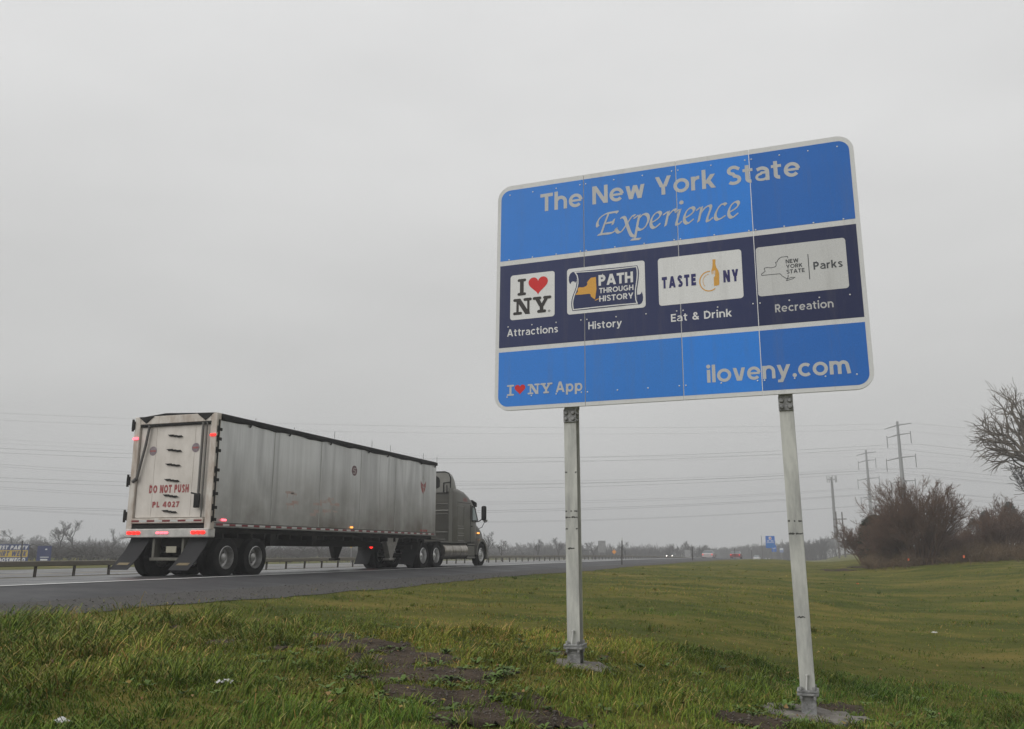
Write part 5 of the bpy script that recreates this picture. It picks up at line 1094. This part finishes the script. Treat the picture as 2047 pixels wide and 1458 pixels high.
# ------------------------------------------------------------------ bare trees and brush
def bark(name, c, v2): return mat(name, c, .9, var=.7, scale=1.2, var2=v2)
M_BARK = bark('grey_bark', (.15, .128, .10), (.085, .07, .056)); M_BARKB = bark('red_brown_twigs', (.145, .088, .056), (.068, .044, .031)); M_FARB = bark('far_bark', (.060, .054, .048), (.036, .033, .03))
M_LEAF = mat('withered_leaf', (.15, .065, .034), .8, var=.8, scale=1.5, var2=(.075, .042, .024)); M_EVER = mat('evergreen_needles', (.030, .042, .020), .8, var=.8, scale=2, var2=(.045, .055, .025)); M_BRUSH = mat('dead_brush', (.15, .10, .052), .9, var=.9, scale=.8, var2=(.09, .062, .036))
def grow(out, p, d, L, r, lev, mx, P, g):
    n = P.get('n', 5) if lev < mx else 3; step = L / n
    for i in range(n):
        d = d + np.array([g.gauss(0, 1), g.gauss(0, 1), g.gauss(0, 1)]) * P['wob'] + np.array([0, 0, P['trop'] * (1 if lev else .4)]); d = d / np.linalg.norm(d)
        q = p + d * step; r1 = r * (1 - (1 - P['taper']) / n)
        out.append((lev, *p, *q, r, r1)); p, r = q, r1
        if lev < mx and (i >= P.get('clear', 1) if lev == 0 else i >= 1 or g.random() < .5):
            for _ in range(P['kids'][lev]):
                if g.random() > P.get('prob', .9): continue
                ax = np.array([g.gauss(0, 1), g.gauss(0, 1), g.gauss(0, 1)]); ax -= d * (ax @ d); ax /= np.linalg.norm(ax); a = g.uniform(*P['ang'])
                grow(out, p, d * math.cos(a) + ax * math.sin(a), L * g.uniform(*P['len']) * (1 - .35 * i / n), max(r * P['thin'], P['rmin']), lev + 1, mx, P, g)
def tubes(segs, k=3, scale=1.):
    A = np.array(segs, float); p0, p1, r0, r1 = A[:, 1:4], A[:, 4:7], A[:, 7], A[:, 8]; d = p1 - p0; d /= np.linalg.norm(d, axis=1)[:, None] + 1e-9
    ref = np.where(np.abs(d[:, 2:3]) > .9, np.array([[1., 0, 0]]), np.array([[0, 0, 1.]])); u = np.cross(d, ref); u /= np.linalg.norm(u, axis=1)[:, None]; v = np.cross(d, u)
    an = np.arange(k) * 2 * PI / k; ring = u[:, None] * np.cos(an)[None, :, None] + v[:, None] * np.sin(an)[None, :, None]
    V = np.concatenate([p0[:, None] + ring * r0[:, None, None], p1[:, None] + ring * r1[:, None, None]], 1)
    f = np.array([(i, (i + 1) % k, k + (i + 1) % k, k + i) for i in range(k)])
    return V.reshape(-1, 3) * scale, (f[None] + (np.arange(len(A)) * 2 * k)[:, None, None]).reshape(-1, 4)
def leaves_at(segs, minlev, n, sz, g):
    ends = [s for s in segs if s[0] >= minlev]; V, F = [], []
    for _ in range(n):
        s = g.choice(ends); t = g.random(); c = np.array(s[1:4]) * (1 - t) + np.array(s[4:7]) * t + np.array([g.gauss(0, .03) for _ in range(3)])
        a = np.array([g.gauss(0, 1) for _ in range(3)]); a /= np.linalg.norm(a); b = np.cross(a, [g.gauss(0, 1) for _ in range(3)]); b /= np.linalg.norm(b) + 1e-9; q = sz * g.uniform(.6, 1.3); o = len(V)
        V += [c - a * q, c + b * q * .45, c + a * q, c - b * q * .45]; F.append((o, o + 1, o + 2, o + 3))
    return np.array(V), np.array(F)
def plant(name, loc, segs, split, mt, mc, label, cat, group=None, lf=None, crown='crown', k=3):
    d = empty(name, loc, label, cat, group); lo_ = [s for s in segs if s[0] < split]; hi_ = [s for s in segs if s[0] >= split]
    np_mesh('trunk' if crown == 'crown' else 'stems', *tubes(lo_, 6 if k == 3 else k), mt, d, smooth=True); np_mesh(crown, *tubes(hi_, k), mc, d, smooth=True)
    if lf is not None: np_mesh('dead_leaves', *lf, M_LEAF, d)
    return d
# big bare tree leaning in from the right edge
g = random.Random(122); segs = []
PT = dict(wob=.11, trop=.03, taper=.70, kids=[2, 2, 2, 1], ang=(.4, .95), len=(.56, .80), thin=.60, rmin=.008, n=5, clear=1, prob=.74)
grow(segs, np.array([0, 0, -.3]), np.array([-.1, 0, 1.]), 6.2, .28, 0, 4, PT, g)
bt_ = plant('bare_tree', (13.1, 62, gz(13.1, 62) - .8), segs, 2, M_BARK, M_BARK, 'big bare tree reaching in at the right edge above the brush', 'tree'); bt_.scale = (1.08, 1.08, 1.13)
print('TREE', len(segs), max(s[6] for s in segs), min(s[4] for s in segs))
def bush(seed, H, W_, nst, mx=3, rmin=.0065):
    g = random.Random(seed); segs = []
    P = dict(wob=.12, trop=.035, taper=.6, kids=[2, 2, 2, 1], ang=(.25, .7), len=(.42, .64), thin=.55, rmin=rmin, n=5, clear=1, prob=.72)
    for i in range(nst):
        a = g.uniform(0, 2 * PI); q = math.sqrt(g.random()); tilt = q * W_ / H * .9
        d = np.array([math.cos(a) * tilt, math.sin(a) * tilt, 1.]); d /= np.linalg.norm(d)
        grow(segs, np.array([math.cos(a) * q * W_ * .22, math.sin(a) * q * W_ * .22, -.1]), d, H * .74 * g.uniform(.65, 1.05) * (1 - .25 * q), .035 * H / 4, 0, mx, P, g)
    return segs, g
sb, g = bush(5, 5.0, 2.9, 64)
lf = leaves_at(sb, 2, 2600, .045, g)
bx, by = 4.75, 53
plant('bare_bush', (bx, by, gz(bx, by)), sb, 1, M_BARKB, M_BARKB, 'largest round bare bush with rusty leaves in front of the taller tower', 'bush', 'bare bushes along the right bank', lf, 'twigs')
print('BUSH', len(sb))
s2, g2 = bush(9, 3.4, 2.2, 34); lf2 = leaves_at(s2, 2, 700, .05, g2)
B = [(2.3, 58, 1.0, 'low twiggy bush at the left end of the brush beside the dark evergreen', 'bare_bush'), (3.3, 54, .95, 'bushy thicket right of the dark evergreen, at the left foot of the largest bush', 'bare_bush'),
     (6.7, 57, .62, 'open low bush just right of the largest bush', 'bare_bush'), (7.9, 59, .58, 'brown bush under the left limbs of the big bare tree', 'bare_bush'), (9.6, 58, 1.0, 'dense brown bush at the right edge below the big bare tree', 'bare_bush'),
     (8.6, 64, .62, 'hazy bush in the gap right of the largest bush', 'bare_bush'), (10.9, 64, 1.2, 'darker bush behind the right edge brush', 'bare_bush'), (5.7, 56, .62, 'small brown bush at the right foot of the largest bush', 'bare_bush')]
pr = None
for i, (x, y, sc, lab, nm_) in enumerate(B):
    if pr is None: pr = o = plant('bare_bush', (x, y, gz(x, y)), s2, 1, M_BARKB, M_BARKB, lab, 'bush', 'bare bushes along the right bank', lf2, 'twigs')
    else: o = copy_tree(pr); o['label'] = lab
    o.location = (x, y, gz(x, y)); o.rotation_euler.z = i * 1.9; o.scale = (sc * (1.1 if i % 2 else .95), sc, sc * (.9 + .05 * (i % 3)))
# low dead brush under the bushes
g = random.Random(33); segs = []
Pb = dict(wob=.16, trop=.0, taper=.6, kids=[2, 1], ang=(.3, .9), len=(.5, .8), thin=.7, rmin=.008, n=3, clear=0, prob=.85)
for i in range(2300):
    t_ = g.random(); x = 1.9 + 10.8 * t_; cl_ = float(pnoise(x * 1.7, x * .6 + 3, 1.)); y = 53.2 - 1.6 * t_ + g.uniform(-1, 1) ** 3 * 3.4 + 1.5 * cl_ + g.uniform(0, 4.5) * (t_ > .25); a = g.uniform(0, 2 * PI); q = g.uniform(0, 1.0)
    dens = .5 + .25 * (t_ > .45) + .9 * float(pnoise(x + 7, y * .8, 1.3))
    if g.random() > dens: continue
    hh = g.uniform(.18, .5) + .55 * max(0, dens - .35) * g.random()
    grow(segs, np.array([x, y, gz(x, y) - .05]), np.array([q * math.cos(a), q * math.sin(a), 1.]) / math.hypot(q, 1), hh, .010, 0, 2, Pb, g)
tag(np_mesh('brush', *tubes(segs), M_BRUSH), kind='stuff')
# evergreens: a round one among the bushes, conifers behind
def evergreen(x, y, H, W_, n, seed, label, cone):
    g = random.Random(seed); segs = [(0, 0, 0, -.2, 0, 0, H * .95, .09, .02)]; V, F = [], []
    for i in range(n):
        t = g.random() ** (.8 if cone else .9); z = H * (.06 + .92 * t); rad = W_ * ((1 - t) ** .8 if cone else math.sqrt(max(.05, 1 - (t * 1.7 - .75) ** 2)) ) * g.uniform(.35, 1.0) ** .5; a = g.uniform(0, 2 * PI)
        c = np.array([rad * math.cos(a), rad * math.sin(a), z]); o = len(V); q = .22 * H / 4
        u = np.array([math.cos(a), math.sin(a), g.uniform(-.5, .6)]); u /= np.linalg.norm(u); v = np.array([-math.sin(a), math.cos(a), g.gauss(0, .5)]); 
        V += [c - v * q * .3, c + u * q * g.uniform(.7, 1.3) - v * q * .12, c + u * q * g.uniform(.8, 1.5) + v * q * .12, c + v * q * .3]; F.append((o, o + 1, o + 2, o + 3))
    d = empty('evergreen_tree', (x, y, gz(x, y)), label, 'tree'); np_mesh('trunk', *tubes(segs, 6), M_BARK, d); np_mesh('crown', V, F, M_EVER, d)
evergreen(3.0, 57.5, 2.9, 1.15, 5200, 4, 'round dark evergreen shrub at the left of the largest bush', False)
evergreen(19.0, 135, 4.6, 1.9, 1500, 5, 'left dark conifer behind the open bush', True); evergreen(21.0, 138, 5.6, 2.1, 1600, 6, 'middle dark conifer behind the brush under the big tree', True); evergreen(23.4, 134, 6.4, 2.3, 1700, 8, 'rightmost tall dark conifer at the edge of the photo', True)

# far trees: three prototypes copied as single trees, and woods that read as one mass
def far_tree(seed, H, rm=.016, form=1., mx=4):
    g = random.Random(seed); s = []
    P = dict(wob=.11, trop=.05 * form, taper=.62, kids=[2, 2, 2, 1], ang=(.35, .85), len=(.5, .74), thin=.58, rmin=rm, n=4, clear=1, prob=.82)
    grow(s, np.array([0, 0, -.3]), np.array([0, 0, 1.]), H * .52, H * .022, 0, mx, P, g); return s
protos = [far_tree(1, 6.5), far_tree(2, 6.2, form=1.6), far_tree(12, 6.8, form=.6)]
FT = []
def far_at(px, dist, k, sc, label):
    """tree standing dist metres away in the direction of the photo column px"""
    t = (px - 1023.5) / FPX / 1.03; a = math.atan(t); fx = -math.sin(YAW - a); fy = math.cos(YAW - a); FT.append((fx * dist, fy * dist, k, sc, label))
far_at(112, 150, 0, .92, 'left one of the two bare trees behind the dark blue board'); far_at(140, 146, 1, 1.0, 'right, forked one of the two bare trees behind the dark blue board')
far_at(640, 118, 2, .82, 'bare roadside tree left of the yellow warning sign under the trailer'); far_at(668, 122, 0, .75, 'bare roadside tree close behind the yellow warning sign under the trailer'); far_at(722, 120, 1, .85, 'bare roadside tree right of the yellow warning sign under the trailer')
far_at(972, 104, 0, .62, 'rounded bare tree just in front of the truck hood'); far_at(1003, 112, 2, .58, 'second bare tree in front of the truck hood'); far_at(1072, 140, 1, .62, 'bare tree left of the left sign post'); far_at(1118, 150, 0, .66, 'bare tree partly hidden by the left sign post')
far_at(1190, 175, 2, .72, 'bare tree behind the grey guide sign back'); far_at(1252, 170, 1, .64, 'bare tree behind the tall leaning delineator post'); far_at(1384, 210, 0, .85, 'bare tree behind the delineator post near the oncoming car')
FT.append((11.3, 60, 1, 1.0, 'slim bare tree at the right edge under the crown of the big bare tree'))
far_at(20, 190, 2, 1.0, 'bare tree above the dirt race banner'); far_at(212, 200, 1, 1.0, 'bare tree just left of the trailer mud flap')
pt = {}
for x, y, k, sc, lab in FT:
    if k not in pt: pt[k] = o = plant('bare_tree', (0, 0, 0), protos[k], 1, M_FARB, M_FARB, lab, 'tree', 'bare trees beyond the highway')
    else: o = copy_tree(pt[k]); o['label'] = lab
    o.location = (x, y, gz(x, y) - .1); o.rotation_euler.z = x; o.scale = (sc * 1.15, sc * 1.15, sc)
def wood(name, spots, seed):
    """spots: (x, y, height)"""
    g = random.Random(seed); VV, FF, o = [], [], 0; base = [tubes([s_ for s_ in far_tree(50 + i, 6.5, .028, 1., 3) ], 3) for i in range(6)]
    for x, y, h in spots:
        V, F = g.choice(base); s = h / 6.5; a = g.uniform(0, 6.28); c, q = math.cos(a), math.sin(a); w_ = s * g.uniform(1.0, 1.4)
        P_ = np.stack([(V[:, 0] * c - V[:, 1] * q) * w_ + x, (V[:, 0] * q + V[:, 1] * c) * w_ + y, V[:, 2] * s + gz(x, y) - .2], 1); VV.append(P_); FF.append(F + o); o += len(V)
    tag(np_mesh(name, np.concatenate(VV), np.concatenate(FF), M_FARB), kind='stuff')
g = random.Random(77); sp = []
for i in range(210):
    px = g.uniform(-60, 1420); dist = g.uniform(215, 330); t = (px - 1023.5) / FPX / 1.03; a = math.atan(t)
    sp.append((-math.sin(YAW - a) * dist, math.cos(YAW - a) * dist, dist / 260 * g.uniform(3.0, 5.0) + .011 * max(0, dist - 200)))
wood('scrub_wood', sp, 1)
sp = []
for i in range(200):
    u = g.random(); px = 1395 + 330 * u; dist = 430 - 250 * u + g.uniform(-15, 40) + (110 if u > .76 else 0); t = (px - 1023.5) / FPX / 1.03; a = math.atan(t)
    top = (8 + 36 * u ** .9 - (8 if u > .85 else 0)) * g.uniform(.72, 1.05)
    x, y = -math.sin(YAW - a) * dist, math.cos(YAW - a) * dist; sp.append((x, y, top / 1750 * dist * .95 + EYE - gz(x, y)))
wood('roadside_wood', sp, 2)
# dense undergrowth that closes the view between the far trunks
def undergrowth(name, spots, seed):
    g = random.Random(seed); segs = []
    for x, y, h in spots:
        z = gz(x, y)
        for _ in range(16):
            xx, yy = x + g.gauss(0, 3), y + g.gauss(0, 3); zz = z + .1; hh = h * g.uniform(.4, 1.0)
            segs.append((0, xx, yy, zz - .3, xx + g.gauss(0, .35), yy + g.gauss(0, .35), zz + hh * .6, .07, .05)); e = segs[-1]
            for _ in range(3): segs.append((1, e[4], e[5], e[6] - hh * g.uniform(0, .4), e[4] + g.gauss(0, .9), e[5] + g.gauss(0, .9), zz + hh * g.uniform(.7, 1.1), .05, .03))
    tag(np_mesh(name, *tubes(segs), M_FARB), kind='stuff')
g = random.Random(78); sp2 = []
for i in range(260):
    px = g.uniform(-60, 1420); dist = g.uniform(230, 330); t = (px - 1023.5) / FPX / 1.03; a = math.atan(t); sp2.append((-math.sin(YAW - a) * dist, math.cos(YAW - a) * dist, 2.3 + .006 * dist))
for i in range(230):
    px = g.uniform(-60, 1330); t = (px - 1023.5) / FPX / 1.03; a = math.atan(t); d0 = 55.5 / max(.12, math.sin(YAW - a)); dist = d0 * g.uniform(1.0, 1.5) + g.uniform(0, 40)
    if px < 240 and dist < 108: continue
    sp2.append((-math.sin(YAW - a) * dist, math.cos(YAW - a) * dist, g.uniform(.9, 2.0)))
undergrowth('scrub_undergrowth', sp2, 4); undergrowth('roadside_undergrowth', [(x, y, h * .75) for x, y, h in sp], 5)

# ------------------------------------------------------------------ litter and survey flags
M_PAPER = mat('white_litter', (.50, .50, .49), .6, var=.7, scale=25, var2=(.30, .28, .25))
def crumple(px, py, sx_, sy_, sz_, label, seed):
    x, y = hit(px, py); g = random.Random(seed); V, F = [], []; n = 7
    for i in range(n):
        for j in range(n):
            u, v = i / (n - 1) - .5, j / (n - 1) - .5; V.append((u * sx_ + g.gauss(0, sx_ * .05), v * sy_ + g.gauss(0, sy_ * .05), sz_ * (.5 + .5 * math.sin(5 * u + seed) * math.cos(6 * v)) * (1 - 1.2 * max(abs(u), abs(v))) + g.gauss(0, sz_ * .16)))
    for i in range(n - 1):
        for j in range(n - 1): F.append((i * n + j, (i + 1) * n + j, (i + 1) * n + j + 1, i * n + j + 1))
    o = np_mesh('litter', V, F, M_PAPER); o.location = (x, y, gz(x, y) + .045); o.scale = (.85, .85, .7); tag(o, label, 'litter', 'white litter in the grass')
crumple(438, 1374, .085, .07, .05, 'left of two crumpled white papers lying in the long grass', 2); crumple(455, 1374, .11, .06, .06, 'right of two crumpled white papers lying in the long grass', 5)
crumple(122, 1450, .14, .07, .05, 'white scrap in the grass at the lower left corner', 7); crumple(1869, 1271, .13, .09, .045, 'white paper on the mown grass right of the right sign post', 9)
M_ORF = mat('orange_flag', (.75, .16, .06), .6)
for px, py, lab in ((1815, 1134, 'orange survey flag left of the pair, at the foot of the largest bush'), (1926, 1129, 'orange survey flag right of the pair, before the brush'), (1712, 1169, 'faint orange survey flag lying low in the mown grass')):
    x, y = hit(px, py); d = empty('survey_flag', (x, y, gz(x, y)), lab, 'flag', 'orange survey flags'); mb = MB(); hgt = .46 if py < 1160 else .07; mb.tube([(0, 0, -.05), (.01, 0, hgt)], .004, 5); mb.build('wire', M_DEL, d)
    mb = MB(); mb.loft([[(0.01, 0, hgt - .13), (.01, 0, hgt), (.012, .004, hgt), (.012, .004, hgt - .13)], [(.08, .02, hgt - .14), (.08, .02, hgt - .01), (.082, .024, hgt - .01), (.082, .024, hgt - .14)], [(.16, -.01, hgt - .12), (.16, -.01, hgt), (.162, -.006, hgt), (.162, -.006, hgt - .12)]]); fl = mb.build('cloth', M_ORF, d); fl.scale = (.6, 1, 1) if py < 1160 else (.5, .5, .5)

# ------------------------------------------------------------------ haze: damp November air
mb = MB(); mb.box(-700, 330, -60, 760, -13, 37); hz = mb.build('haze', []); tag(hz, kind='stuff')
m = bpy.data.materials.new('damp_air'); m.use_nodes = True; n, l = m.node_tree.nodes, m.node_tree.links; n.remove(n['Principled BSDF'])
pv_ = n.new('ShaderNodeVolumePrincipled'); pv_.inputs['Color'].default_value = (.93, .94, .95, 1); pv_.inputs['Density'].default_value = .0016; pv_.inputs['Anisotropy'].default_value = .0
l.new(pv_.outputs[0], n['Material Output'].inputs['Volume']); hz.data.materials.append(m)
